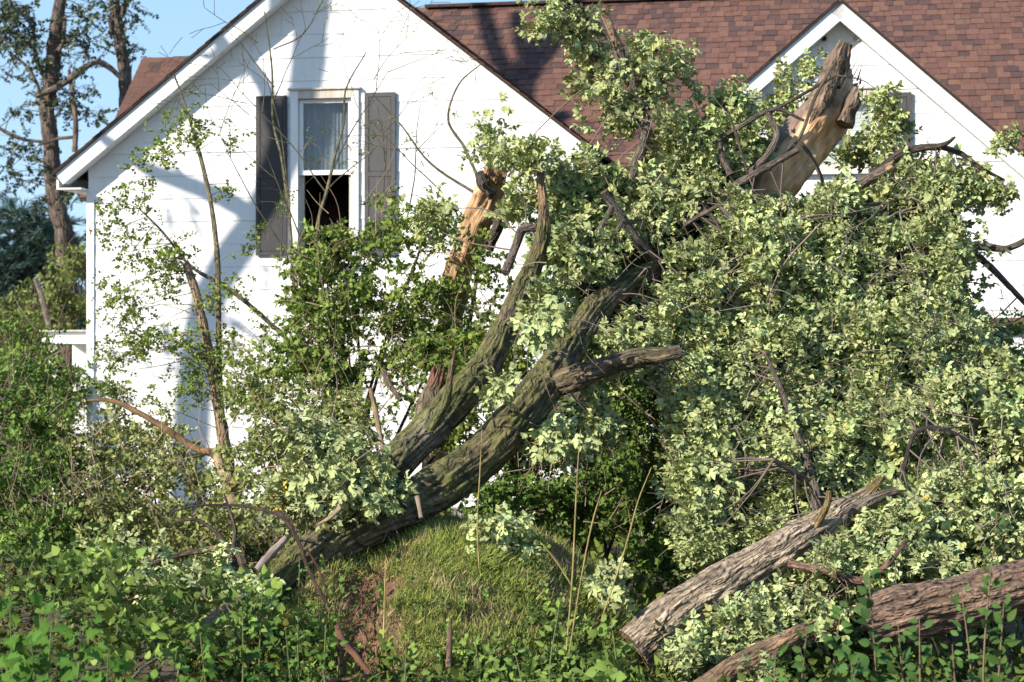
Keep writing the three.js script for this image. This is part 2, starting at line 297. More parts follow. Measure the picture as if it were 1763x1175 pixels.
for (const [x, y] of [[1419, 67], [1475, 66]]) { const [u, v] = H(x, y, 0); const g = new THREE.CylinderGeometry(0.034, 0.034, 0.02, 16); g.rotateX(Math.PI / 2); g.translate(u, v, 0.018); const o = hp(g, x < 1450 ? edgeMat : oldPaint, 'vent'); const g2 = new THREE.TorusGeometry(0.036, 0.006, 6, 18); g2.translate(u, v, 0.026); hp(g2, oldPaint, 'vent_ring', o); }
{ // lean-to under the right gable
  const [l, t] = H(1380, 548, 0.6), [r] = H(1900, 548, 0.6);
  hp(hbox(l, r, t - 0.10, t, 0.02, 0.62), M({ color: lin(0.17, 0.11, 0.075), map: woodMap, bumpMap: woodBump, bumpScale: 0.006 }), 'porch_beam');
  hp(hbox(l + 0.05, r, -0.1, t - 0.1, 0.05, 0.45), paint, 'porch_wall');
}
// ------------------------------------------------------------------ small white porch past the left corner
{
  const c = P(120, 588, 27), t = thing('porch', 'small white flat-roofed porch past the left corner of the house', 'porch', V(c.x, 0, c.z));
  const b = (x0, x1, y0, y1, z0, z1, n, m = trimPaint) => { const g = hbox(x0, x1, y0, y1, z0, z1); const o = new THREE.Mesh(g, m); put(o, n, null); scene.remove(o); o.name = n; t.add(o); return o; };
  b(-0.32, 0.9, 2.36, 2.53, -1.5, 0.35, 'roof'); b(-0.36, 0.9, 2.535, 2.56, -1.55, 0.40, 'roof_edge', oldPaint);
  b(-0.26, -0.16, 0, 2.355, 0.1, 0.2, 'post'); b(0.55, 0.65, 0, 2.355, 0.1, 0.2, 'post'); b(-0.3, 0.9, 0, 2.35, -1.5, -1.4, 'wall', paint);
}
// ------------------------------------------------------------------ ground and mound
const moundC = P(755, 900, 13.6), MX = moundC.x, MZ = moundC.z - 0.2;
function moundH(x, z) {
  const dx = (x - MX) / (x < MX ? 1.45 : 1.3), dz = (z - MZ) / (z > MZ ? 1.5 : 1.2), r = Math.hypot(dx, dz);
  const dome = 1.02 * Math.exp(-Math.pow(r / 1.12, 3.6) * 1.1);
  return dome + 0.06 * fbm(x * 1.3, z * 1.3) * Math.min(1, dome * 2) + 0.045 * fbm(x * 5, z * 5, 3) * Math.min(1, dome * 2);
}
function groundH(x, z) { return 0.10 * fbm(x * 0.25, z * 0.25) * Math.min(1, Math.max(0, 1)) - 0.02; }
{
  const pos = [], idx = [], uv = [], col = [], xs = [], zs = [];
  for (let x = -22; x <= 22.01; x += 0.5) xs.push(x); for (let z = 4; z >= -50.01; z -= 0.5) zs.push(z);
  xs.unshift(-600, -200, -60); xs.push(60, 200, 600); zs.unshift(400, 60); zs.push(-90, -200, -800);
  zs.forEach((z) => xs.forEach((x) => { pos.push(x, groundH(x, z), z); uv.push(x / 1.5, z / 1.5); const k = 0.5 + 0.5 * fbm(x * 0.4, z * 0.4, 5); col.push(0.085 + 0.05 * k, 0.065 + 0.03 * k, 0.038); }));
  const n = xs.length; for (let j = 0; j < zs.length - 1; j++) for (let i = 0; i < n - 1; i++) { const a = j * n + i; idx.push(a, a + 1, a + n, a + 1, a + n + 1, a + n); }
  put(new THREE.Mesh(geo(pos, idx, uv, col), M({ vertexColors: true, map: soilMap, roughness: 1 })), 'ground', null, 'structure');
}
const soilAt = (x, z) => noise(x * 2.2, z * 2.2, 9) + 0.6 * noise(x * 5, z * 5, 2);
const scarp = (x, z) => { const w = P(632, 1040, 12.7); return Math.min(1, 1.25 * Math.exp(-(((x - w.x + 0.12 * noise(z * 3, x * 2)) / 0.23) ** 2 + ((z - w.z) / 0.7) ** 2))); };
const topAt = (x, z) => Math.max(groundH(x, z), moundH(x, z) - 0.02 - 0.25 * scarp(x, z));
{
  const pos = [], idx = [], uv = [], col = [], N = 150;
  for (let j = 0; j <= N; j++) for (let i = 0; i <= N; i++) { const x = MX - 2 + 4.4 * i / N, z = MZ + 2.6 - 4.8 * j / N; const h = moundH(x, z) - 0.02 - 0.25 * scarp(x, z) - (Math.hypot((x - MX) / 2.0, (z - MZ) / 2.2) > 0.95 ? 0.2 : 0); pos.push(x, h + 0.03 * soilAt(x * 3, z * 3) + 0.05 * scarp(x, z) * soilAt(x * 2.5, z * 2.5), z); uv.push(x / 0.9, z / 0.9); const k = 0.5 + 0.5 * soilAt(x, z), s = Math.min(1, scarp(x, z) * 1.4); col.push(0.115 * (1 - s) + 0.135 * s + 0.04 * k, 0.095 * (1 - s) + 0.072 * s + 0.03 * k, 0.05 * (1 - s) + 0.045 * s); }
  for (let j = 0; j < N; j++) for (let i = 0; i < N; i++) { const a = j * (N + 1) + i; idx.push(a, a + 1, a + N + 1, a + 1, a + N + 2, a + N + 1); }
  put(new THREE.Mesh(geo(pos, idx, uv, col), M({ vertexColors: true, map: soilMap, bumpMap: soilMap, bumpScale: 0.02, roughness: 1 })), 'mound', null, 'structure');
}
// ------------------------------------------------------------------ wood: tapering stems with bark
function stem(keys, o = {}) {                        // keys: [Vector3, radius]; returns geometry with uv in metres and vertex colours
  const { sides = 20, step = 0.03, rough = 0.06, ridge = 0, color = () => [0.1, 0.08, 0.06], sd = rnd() * 50, jag = 0, jagStart = 0, tile = 0.5 } = o;
  const curve = new THREE.CatmullRomCurve3(keys.map((k) => k[0]), false, 'centripetal'), len = curve.getLength(), n = Math.max(3, Math.min(420, Math.ceil(len / step))), K = keys.length - 1;
  const pos = [], uv = [], col = [], idx = []; let T = null, N = null, along = 0, last = null; const rMean = keys.reduce((s, k) => s + k[1], 0) / keys.length, reps = Math.max(1, Math.round(2 * Math.PI * rMean / tile));
  for (let i = 0; i <= n; i++) {
    const t = i / n, p = curve.getPoint(t), tg = curve.getTangent(t), f = Math.min(K - 1e-6, t * K), a = Math.floor(f), r = keys[a][1] + (keys[a + 1][1] - keys[a][1]) * (f - a);
    if (!N) { N = V(0, 1, 0).cross(tg); if (N.lengthSq() < 0.01) N.set(1, 0, 0).cross(tg); N.normalize(); } else { N.addScaledVector(tg, -N.dot(tg)).normalize(); }
    T = tg; if (last) along += p.distanceTo(last); last = p.clone();
    const B = T.clone().cross(N).normalize();
    for (let j = 0; j <= sides; j++) {
      const an = (j % sides) / sides * 2 * Math.PI, cx = Math.cos(an), sx = Math.sin(an), dir = N.clone().multiplyScalar(cx).addScaledVector(B, sx);
      let rr = r * (1 + rough * 2 * noise(cx * 1.2 + sd, sx * 1.2, along * 1.6 / Math.max(0.05, rMean * 4)));
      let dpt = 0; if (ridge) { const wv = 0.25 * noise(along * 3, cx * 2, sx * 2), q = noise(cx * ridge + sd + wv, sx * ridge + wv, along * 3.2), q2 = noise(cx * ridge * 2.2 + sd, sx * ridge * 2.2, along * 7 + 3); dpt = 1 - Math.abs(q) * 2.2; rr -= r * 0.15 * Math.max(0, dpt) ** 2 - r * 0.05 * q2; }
      const w = p.clone().addScaledVector(dir, rr);
      if (jag && i >= n - 2) w.addScaledVector(T, jag * (0.4 + noise(cx * 2.2 + sd, sx * 2.2, 4) * 1.4 + 0.5 * noise(cx * 6 + sd, sx * 6, 1)) * (i === n ? 1 : 0.5));
      if (jagStart && i <= 1) w.addScaledVector(T, -jagStart * (0.4 + noise(cx * 2.2 + sd, sx * 2.2, 8) * 1.4) * (i === 0 ? 1 : 0.5));
      pos.push(w.x, w.y, w.z); uv.push(j / sides * reps, along / tile); col.push(...color(w, dir, t, dpt, an, along));
    }
  }
  const m = sides + 1; for (let i = 0; i < n; i++) for (let j = 0; j < sides; j++) { const a = i * m + j; idx.push(a, a + 1, a + m, a + 1, a + m + 1, a + m); }
  for (const [row, rev] of [[0, true], [n, false]]) {  // wood-coloured ends
    const c = pos.length / 3, p = curve.getPoint(row / n); pos.push(p.x, p.y, p.z); uv.push(0.5, 0.5); col.push(0.30, 0.20, 0.11);
    const ring = []; for (let j = 0; j <= sides; j++) { const a = (row * m + j) * 3; ring.push(pos.length / 3); pos.push(pos[a], pos[a + 1], pos[a + 2]); uv.push(j / sides, 0.1); col.push(0.30, 0.20, 0.11); }
    for (let j = 0; j < sides; j++) rev ? idx.push(c, ring[j + 1], ring[j]) : idx.push(c, ring[j], ring[j + 1]);
  }
  const g = geo(pos, idx, uv, col), nm = g.attributes.normal;                       // weld the seam's normals
  for (let i = 0; i <= n; i++) { const a = i * m, b = a + sides, v = V(nm.getX(a) + nm.getX(b), nm.getY(a) + nm.getY(b), nm.getZ(a) + nm.getZ(b)).normalize(); nm.setXYZ(a, v.x, v.y, v.z); nm.setXYZ(b, v.x, v.y, v.z); }
  return g;
}
const K = (list, d0, d1) => list.map(([x, y, r, d], i) => { const dd = d ?? d0 + (d1 - d0) * i / (list.length - 1); return [P(x, y, dd), r / FPX * dd]; });
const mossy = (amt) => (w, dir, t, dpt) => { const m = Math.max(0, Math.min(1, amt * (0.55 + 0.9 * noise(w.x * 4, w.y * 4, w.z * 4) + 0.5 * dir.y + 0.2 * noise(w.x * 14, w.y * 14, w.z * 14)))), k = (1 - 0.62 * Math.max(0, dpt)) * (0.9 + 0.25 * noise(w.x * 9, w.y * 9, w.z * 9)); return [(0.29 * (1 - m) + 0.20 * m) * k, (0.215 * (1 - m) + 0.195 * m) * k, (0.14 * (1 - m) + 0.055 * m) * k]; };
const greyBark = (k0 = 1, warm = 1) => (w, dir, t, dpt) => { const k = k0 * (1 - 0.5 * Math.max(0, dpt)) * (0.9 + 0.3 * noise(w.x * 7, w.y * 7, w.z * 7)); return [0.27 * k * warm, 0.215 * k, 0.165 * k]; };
const twigCol = (c) => () => c;
function quick(keys, c, sides = 5, step = 0.06) { return stem(keys, { sides, step, rough: 0.1, color: twigCol(c) }); }
const thinTube = (a, b, r0, r1, c, sag = 0.1) => { const d = a.distanceTo(b), m = a.clone().lerp(b, 0.5).add(V(R(-1, 1), R(-0.3, 1), R(-1, 1)).multiplyScalar(d * sag)); return stem([[a, r0], [m, (r0 + r1) / 2], [b, r1]], { sides: 4, step: Math.max(0.05, d / 6), rough: 0, color: twigCol(c) }); };
// ------------------------------------------------------------------ leaves
const OVAL = [[0.0, 0], [0.18, 0.26], [0.42, 0.36], [0.7, 0.26], [1, 0]], LOBED = [[0, 0], [0.08, 0.17], [0.27, 0.34], [0.42, 0.30], [0.56, 0.37], [0.74, 0.22], [0.90, 0.12], [1, 0]], TOOTH = [[0, 0], [0.12, 0.26], [0.28, 0.44], [0.5, 0.40], [0.74, 0.24], [1, 0]], POINTED = [[0, 0], [0.14, 0.15], [0.38, 0.25], [0.68, 0.17], [1, 0]], NEEDLE = [[0, 0], [0.3, 0.05], [1, 0]];
const MAPLE = [[0, 0], [-0.05, 0.30], [0.12, 0.52], [0.22, 0.30], [0.42, 0.58], [0.52, 0.40], [0.56, 0.20], [0.70, 0.24], [1, 0]];
// one blade along +y from the origin, facing +z, folded along the midrib and bent back
function blade(shape, len, fold, bend, c) {
  const pos = [], idx = [], col = [], add = (x, y) => { const b = bend * y * y; pos.push(x * len * Math.cos(fold), y * len * (1 - 0.15 * Math.abs(bend) * y), Math.abs(x) * len * Math.sin(fold) - b * len); const k = 1 - 0.25 * (Math.abs(x) < 0.02 ? 0 : 0.3); col.push(c[0] * k, c[1] * k, c[2] * k); return pos.length / 3 - 1; };
  const mid = add(0, 0.45);
  for (const s of [1, -1]) { const e = shape.map(([y, x]) => add(s * x, y)); for (let i = 0; i < e.length - 1; i++) s > 0 ? idx.push(mid, e[i], e[i + 1]) : idx.push(mid, e[i + 1], e[i]); }
  const g = geo(pos, idx, null, col); return g;
}
const E = new THREE.Euler(), Qt = new THREE.Quaternion(), Mx = new THREE.Matrix4();
const turn = (g, rx, ry, rz, x = 0, y = 0, z = 0) => g.applyMatrix4(Mx.compose(V(x, y, z), Qt.setFromEuler(E.set(rx, ry, rz, 'YXZ')), V(1, 1, 1)));
const jitter = (c, k) => { const a = R(1 - k, 1 + k), b = R(-k, k) * 0.3; return [c[0] * (a + b), c[1] * a, c[2] * (a - b)]; };
function stalk(a, b, r, c) { const s = b.clone().sub(a), n = V(s.y, -s.x, 0.001); if (n.lengthSq() < 1e-9) n.set(1, 0, 0); n.normalize().multiplyScalar(r); const q = V(0, 0, r); return geo([a.x - n.x, a.y - n.y, a.z, a.x + n.x, a.y + n.y, a.z, a.x, a.y, a.z + q.z * 1.7, b.x, b.y, b.z], [0, 1, 3, 1, 2, 3, 2, 0, 3], null, [...c, ...c, ...c, ...c]); }
function compound(shape, len, c, n = 5) {            // pinnate leaf: leaflets on a stalk, hanging
  const gs = [], L = len * 1.7; gs.push(stalk(V(0, 0, 0), V(0, L, 0), 0.0016, [c[0] * 0.8, c[1] * 0.75, c[2] * 0.6]));
  gs.push(turn(blade(shape, len * R(0.95, 1.15), R(0.1, 0.5), R(0.1, 0.5), jitter(c, 0.12)), R(-0.3, 0.3), R(-0.4, 0.4), R(-0.2, 0.2), 0, L, 0));
  for (let i = 0; i < (n - 1) / 2; i++) for (const s of [1, -1]) gs.push(turn(blade(shape, len * R(0.75, 1), R(0.1, 0.5), R(0.1, 0.6), jitter(c, 0.12)), R(-0.5, 0.4), R(-0.5, 0.5), -s * R(0.7, 1.2), 0, L * (0.92 - 0.36 * i), 0));
  return mergeGeometries(gs);
}
function sprig(kind) {                               // a twig end with its leaves; the twig hangs or stands along +y
  const gs = [], { twig, n, c, tc, make, splay, droop } = kind;
  gs.push(stalk(V(0, 0, 0), V(R(-0.02, 0.02), twig, R(-0.02, 0.02)), 0.003, tc));
  for (let i = 0; i < n; i++) { const a = kind.front ? R(-1.1, 1.1) + (rnd() < 0.25 ? Math.PI : 0) : i * 2.4 + R(-0.5, 0.5), y = twig * (0.15 + 0.85 * i / n); const g = make(jitter(c, 0.16)); turn(g, 0, R(-0.7, 0.7), 0); turn(g, R(splay[0], splay[1]), 0, 0); turn(g, R(-0.25, 0.25) - (droop || 0) * 0, a, R(-0.25, 0.25), 0, y, 0); gs.push(g); }
  return mergeGeometries(gs);
}
const PALE = [0.345, 0.392, 0.162], PALE2 = [0.29, 0.34, 0.13], GREEN = [0.145, 0.215, 0.05], DARK = [0.055, 0.115, 0.03], OLIVE = [0.27, 0.30, 0.10], LIME = [0.20, 0.29, 0.06];
const kindPale = { front: true, twig: 0.20, n: 6, c: PALE, tc: [0.14, 0.10, 0.07], splay: [1.2, 2.9], make: (c) => compound(LOBED, R(0.055, 0.08), c, pick([3, 5, 5, 7])) };
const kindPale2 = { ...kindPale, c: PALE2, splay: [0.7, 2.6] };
const kindShrub = { twig: 0.24, n: 13, c: GREEN, tc: [0.13, 0.10, 0.07], splay: [0.5, 1.8], make: (c) => blade(OVAL, R(0.035, 0.06), R(0.05, 0.4), R(0, 0.4), c) };
const kindOlive = { ...kindShrub, c: OLIVE, n: 11 };
const kindSmall = { twig: 0.2, n: 8, c: GREEN, tc: [0.14, 0.11, 0.07], splay: [0.6, 2.2], make: (c) => blade(TOOTH, R(0.03, 0.05), R(0.05, 0.5), R(0, 0.5), c) };
const kindWeed = { twig: 0.22, n: 9, c: LIME, tc: [0.12, 0.16, 0.05], splay: [0.5, 1.5], make: (c) => blade(pick([TOOTH, POINTED, LOBED]), R(0.04, 0.085), R(0.05, 0.35), R(0, 0.4), c) };
const kindFar = { twig: 0.5, n: 16, c: [0.075, 0.10, 0.045], tc: [0.10, 0.08, 0.07], splay: [0.4, 2.2], make: (c) => blade(TOOTH, R(0.06, 0.1), R(0.05, 0.4), R(0, 0.4), c) };
const kindPine = { twig: 0.5, n: 46, c: [0.03, 0.075, 0.05], tc: [0.08, 0.06, 0.05], splay: [0.4, 1.2], make: (c) => blade(NEEDLE, R(0.14, 0.24), 0.1, R(0, 0.6), c) };
const variants = (kind, n = 4) => { const a = []; for (let i = 0; i < n; i++) a.push(sprig(kind)); return a; };
const SP = { pale: variants(kindPale, 5), pale2: variants(kindPale2, 4), shrub: variants(kindShrub, 4), olive: variants(kindOlive, 4), small: variants(kindSmall, 4), weed: variants(kindWeed, 4), far: variants(kindFar, 3), pine: variants(kindPine, 3) };
// spots: {p, q (Quaternion), s, c}
function foliage(parent, name, geos, mat, spots) {
  const by = geos.map(() => []); spots.forEach((s) => by[Math.floor(rnd() * geos.length)].push(s));
  const made = [];
  geos.forEach((g, v) => {
    if (!by[v].length) return;
    const im = new THREE.InstancedMesh(g, mat, by[v].length), m = new THREE.Matrix4();
    by[v].forEach((s, i) => { im.setMatrixAt(i, m.compose(s.p, s.q, V(s.s, s.s, s.s))); im.setColorAt(i, s.c); });
    made.push(put(im, name, parent, 'stuff'));
  });
  return made;
}
const up = V(0, 1, 0);
const FACE = V(-0.45, 0.25, 0.85).normalize();
function hangFacing(droop, spread) {                 // hanging, with the leaf faces turned to the open side
  const d = V(gauss(), gauss() * 0.6 - droop, gauss()).normalize(), z = FACE.clone().add(V(gauss(), gauss(), gauss()).multiplyScalar(spread)); z.addScaledVector(d, -z.dot(d)); if (z.lengthSq() < 0.01) z.set(d.y, -d.x, 0); z.normalize();
  return new THREE.Quaternion().setFromRotationMatrix(new THREE.Matrix4().makeBasis(d.clone().cross(z), d, z));
}
function hang(droop) {                               // orientation of a sprig: droop 1 hangs down, 0 any way, -1 stands up
  const d = V(gauss(), gauss() * 0.6 - droop, gauss()).normalize(); const q = new THREE.Quaternion().setFromUnitVectors(up, d);
  return q.multiply(new THREE.Quaternion().setFromAxisAngle(up, R(0, 6.283)));
}
// wood that stands free of leaves on its open side: leaf sprigs that would hang right in front of it were shed
const bare = [];
function keepBare(keys, margin = 6) { const c = new THREE.CatmullRomCurve3(keys.map((k) => k[0]), false, 'centripetal'), n = Math.ceil(c.getLength() / 0.06); for (let i = 0; i <= n; i++) { const f = Math.min(keys.length - 1 - 1e-6, i / n * (keys.length - 1)), a = Math.floor(f), r = keys[a][1] + (keys[a + 1][1] - keys[a][1]) * (f - a), p = c.getPoint(i / n); bare.push([p.x / -p.z * FPX, (p.y - EYE) / -p.z * FPX, -p.z, r / -p.z * FPX + margin]); } }
const shed = (p) => { const x = p.x / -p.z * FPX, y = (p.y - EYE - 0.06) / -p.z * FPX, d = -p.z; for (const b of bare) if (d < b[2] + 0.15 && (x - b[0]) ** 2 + (y - b[1]) ** 2 < b[3] ** 2) return true; return false; };
// blobs: [px, py, depth, rx px, ry px, rz m, sprigs, clumps]
function clumpSpots(blobs, o = {}) {
  const { droop = 0.6, scale = [0.8, 1.2], var: va = 0.14, clump = 0.17, centres = [], yellow = 0.0, hue = [1, 1, 1], floor = true } = o, out = [];
  for (const [px, py, d, rx, ry, rz, n, nc, free] of blobs) {
    const C = P(px, py, d), ax = rx / FPX * d, ay = ry / FPX * d, m = nc || Math.max(2, Math.round(n / (o.per || 14))), cs = [];
    for (let i = 0; i < m; i++) { const q = V(gauss(), gauss(), gauss()).normalize().multiplyScalar(Math.pow(rnd(), 0.45)); cs.push([V(C.x + q.x * ax, C.y + q.y * ay, C.z + q.z * rz), R(0.78, 1.15), R(0.6, 1.5)]); }
    const live = new Set();
    for (let i = 0; i < n; i++) {
      const cc = pick(cs), [c, k, w] = cc, p = c.clone().add(V(gauss(), gauss(), gauss()).multiplyScalar(clump * w)); if (floor && p.y < topAt(p.x, p.z) + 0.02) p.y = topAt(p.x, p.z) + R(0.02, 0.15);
      if (!free && shed(p)) continue; if (!live.has(cc)) { live.add(cc); if (free || !shed(c)) centres.push(c); }
      const a = k * R(1 - va, 1 + va), y = rnd() < yellow;
      out.push({ p, q: o.face ? hangFacing(droop, o.face) : hang(droop), s: R(...scale), c: y ? new THREE.Color(a * 2.0, a * 1.2, a * 0.3) : new THREE.Color(a * hue[0] * R(0.93, 1.07), a * hue[1], a * hue[2] * R(0.9, 1.1)) });
    }
  }
  return out;
}
// thin twigs joining foliage clumps to the nearest wood
function twigMass(centres, nodes, c, r0 = 0.008, keep = 1) {
  const gs = [], hit = new Map();
  for (const p of centres) { if (rnd() > keep) continue; let best = null, bd = 1e9; for (const n of nodes) { const d = n.distanceToSquared(p); const e = d * (1 + 0.35 * (hit.get(n) || 0)) + R(0, 0.06); if (e < bd) { bd = e; best = n; } } if (!best || best.distanceToSquared(p) > 1.2 || (hit.get(best) || 0) > 3) continue; hit.set(best, (hit.get(best) || 0) + 1); gs.push(thinTube(best, p, r0, r0 * 0.35, jitter(c, 0.2), 0.12)); for (let i = 0; i < 2; i++) { const e = p.clone().add(V(R(-0.3, 0.3), R(-0.3, 0.2), R(-0.3, 0.3))); gs.push(thinTube(best.clone().lerp(p, R(0.6, 0.95)), e, r0 * 0.4, r0 * 0.2, jitter(c, 0.2), 0.12)); } }
  return gs.length ? mergeGeometries(gs) : null;
}
const nodesOf = (...paths) => paths.flatMap((k) => { const c = new THREE.CatmullRomCurve3(k.map((q) => q[0])); return c.getPoints(Math.max(4, Math.ceil(c.getLength() / 0.15))); });

// ------------------------------------------------------------------ the fallen tree
const snag1 = K([[745, 905, 30, 18.6], [758, 720, 26, 18.4], [772, 580, 23, 18.1], [786, 490, 23.4, 17.7], [806, 425, 24.3, 17.5], [824, 372, 26.1, 17.4], [843, 335, 28.8, 17.3], [853, 302, 22.5, 17.2]]);
const snag2 = K([[1240, 430, 28.6, 16.5], [1285, 372, 33.6, 16.6], [1328, 314, 39.5, 16.7], [1374, 258, 44.5, 16.8], [1414, 203, 45.4, 17], [1440, 165, 36.1, 17.1], [1449, 148, 28.6, 17.15]]);
const log1 = K([[1092, 1118, 42, 12.7], [1180, 1050, 43, 12.8], [1290, 985, 41, 12.95], [1380, 930, 37, 13.1], [1450, 885, 27, 13.25], [1488, 856, 14, 13.3], [1514, 828, 6, 13.3]]);
const log3 = K([[1170, 1225, 26, 11.7], [1280, 1145, 23, 11.8], [1360, 1104, 20, 11.85], [1450, 1066, 15, 11.9]]);
const log2 = K([[1500, 1070, 44, 11.9], [1560, 1056, 47, 11.9], [1680, 1030, 47, 11.95], [1800, 1003, 46, 12], [1900, 985, 45, 12]]);
{
  const main = K([[440, 1035, 12, 12.8], [470, 1008, 22, 12.9], [505, 978, 30, 13.05], [560, 938, 37.8, 13.3], [640, 897, 40.4, 13.5], [722, 858, 40.4, 13.7], [804, 806, 38.4, 13.9], [874, 742, 38.4, 14.1], [934, 670, 34.8, 14.4], [978, 602, 29.5, 14.7], [1022, 540, 25.7, 15], [1070, 496, 23.5, 15.3], [1120, 470, 20.4, 15.6], [1150, 440, 15.1, 15.9], [1190, 385, 13.8, 16.2], [1255, 305, 12, 16.6], [1335, 245, 7.7, 17], [1385, 215, 3.4, 17.3]]);
  const second = K([[640, 882, 28.6, 13.8], [676, 808, 30.2, 13.95], [734, 744, 31.9, 14.15], [788, 688, 31.1, 14.3], [831, 638, 28.6, 14.5], [861, 584, 24.4, 14.7], [888, 525, 21, 14.9], [914, 468, 17.6, 15.1], [932, 420, 14.3, 15.2], [936, 372, 10.1, 15.3], [931, 308, 5.9, 15.4]]);
  const limb = K([[945, 662, 26, 14.5], [985, 652, 23, 14.3], [1035, 634, 19, 14.2], [1090, 618, 17, 14.1], [1140, 612, 14, 14.0], [1172, 606, 12, 14.0]]);
  const low = K([[880, 745, 30, 14.6], [940, 735, 26, 15.2], [985, 712, 30, 15.5], [1030, 678, 26, 15.8]]);
  const crotch = K([[735, 760, 32, 14.2], [738, 715, 27, 14.35], [743, 685, 21, 14.4], [752, 652, 12, 14.45]]);
  const prong = K([[738, 742, 9, 13.85], [768, 690, 8, 13.8], [776, 640, 5, 13.8], [784, 600, 2, 13.8]]);
  const limbs = [
    K([[1000, 500, 12, 15.4], [1040, 400, 11, 15.8], [1085, 310, 10, 16], [1112, 225, 8, 16.1], [1100, 170, 6, 16.2], [1075, 105, 8, 16.3], [1048, 40, 7, 16.3]]),
    K([[1140, 470, 12, 15.7], [1080, 390, 9, 15.5], [1040, 330, 8, 15.4]]),
    K([[1062, 110, 4, 16.3], [1040, 150, 4, 16.3], [1010, 30, 3, 16.4], [1000, 5, 2, 16.4]]),
    K([[1180, 395, 9, 16.1], [1240, 340, 8, 15.9], [1300, 300, 7, 15.7], [1375, 258, 5, 15.6]]),
    K([[1235, 235, 5, 16.4], [1290, 205, 5, 16.4], [1330, 190, 4, 16.4], [1440, 130, 2, 16.5]]),
    K([[1440, 345, 10, 16.4], [1490, 312, 10, 16.2], [1535, 288, 9, 16.1]]),
    K([[1500, 300, 6, 16.4], [1560, 262, 7, 16.3], [1612, 253, 6, 16.2], [1650, 262, 5, 16.2], [1690, 290, 4, 16.1], [1730, 310, 2, 16.1]]),
    K([[1612, 253, 5, 16.2], [1632, 246, 4, 16.1], [1645, 236, 2, 16.1]]),
    K([[1560, 440, 7, 16.4], [1690, 425, 7, 16.1], [1735, 428, 6, 16], [1790, 400, 5, 15.9]]),
    K([[1650, 410, 6, 16.3], [1700, 455, 6, 16], [1740, 495, 5, 15.9], [1800, 560, 4, 15.8]]),
    K([[1410, 880, 9, 13.7], [1398, 820, 9, 13.9], [1372, 745, 7, 14.1], [1345, 670, 5, 14.3], [1318, 610, 3, 14.4]]),
    K([[1400, 835, 6, 13.9], [1370, 815, 6, 13.8], [1332, 792, 4, 13.7]]),
    K([[1555, 810, 4, 13.7], [1578, 745, 4, 13.7], [1618, 738, 4, 13.6], [1680, 765, 3, 13.6]]),
    K([[1310, 260, 9, 16.6], [1290, 300, 9, 16.4], [1258, 330, 7, 16.3]]),
    K([[1490, 610, 6, 15], [1570, 540, 6, 15.3], [1600, 500, 4, 15.4], [1590, 430, 3, 15.5]]),
    K([[870, 470, 8, 15.2], [890, 420, 7, 15.4], [900, 395, 8, 15.4], [925, 392, 7, 15.35]]),
    K([[1010, 430, 6, 15.3], [1060, 400, 5, 15.3], [1075, 370, 4, 15.4]]),
    K([[1232, 245, 5, 15.9], [1280, 215, 6, 15.9], [1335, 188, 5, 15.9], [1385, 208, 3, 15.9]]), K([[1322, 195, 6, 15.9], [1338, 232, 8, 15.85], [1325, 262, 9, 15.8], [1290, 302, 8, 15.8]]),
    K([[1252, 185, 2, 15.7], [1270, 240, 3, 15.7], [1288, 300, 3, 15.7]]), K([[1178, 388, 5, 15.5], [1205, 372, 6, 15.45], [1238, 354, 4, 15.4]]), K([[1440, 105, 3, 16.4], [1405, 165, 4, 16.4], [1378, 235, 4, 16.4], [1355, 265, 3, 16.4]]),
    K([[1372, 240, 3, 16.2], [1392, 262, 5, 16.2], [1412, 300, 5, 16.2], [1420, 330, 4, 16.2]]), K([[1055, 355, 6, 15.3], [1030, 400, 7, 15.3], [1012, 432, 6, 15.3]]), K([[1070, 372, 4, 15.2], [1098, 412, 5, 15.2], [1132, 446, 5, 15.3]]),
    K([[1460, 362, 5, 15.8], [1500, 352, 5, 15.8], [1530, 350, 3, 15.8]]), K([[1240, 245, 5, 15.8], [1245, 275, 7, 15.8], [1258, 300, 8, 15.8]]), K([[1590, 470, 3, 15.2], [1604, 500, 4, 15.2], [1650, 570, 4, 15.1], [1680, 620, 3, 15]]),
  ];
  keepBare(main.slice(3, 13), 8); keepBare(second.slice(1), 8); keepBare(limb, 4); keepBare(limbs[0].slice(2, 4), 4); keepBare(limbs[0].slice(5), 2); keepBare(limbs[5].slice(1), 6); keepBare(limbs[6], 3); keepBare(limbs[10].slice(0, 3), 4); keepBare(limbs[3].slice(0, 3), 4); keepBare(crotch, 4); keepBare(limbs[4].slice(1), 3); keepBare(limbs[11], 2); keepBare(limbs[12], 3);
  keepBare(snag1.slice(3), 4); keepBare(snag2.slice(2), 8); keepBare([[P(1432, 130, 16.9), 0.1], [P(1452, 72, 17), 0.06]], 6); keepBare(log1.slice(0, 6), 2); keepBare(log2, 0); keepBare(log3, 0); keepBare(prong, 4);
  const t = thing('fallen_tree', 'uprooted mossy tree leaning right across the mound with wilting pale green leaves', 'fallen tree', main[4][0].clone().setY(0.9));
  const moss = mossy(1.0);
  put(new THREE.Mesh(stem(main, { sides: 72, step: 0.022, rough: 0.07, ridge: 7, color: moss }), bark), 'trunk', t);
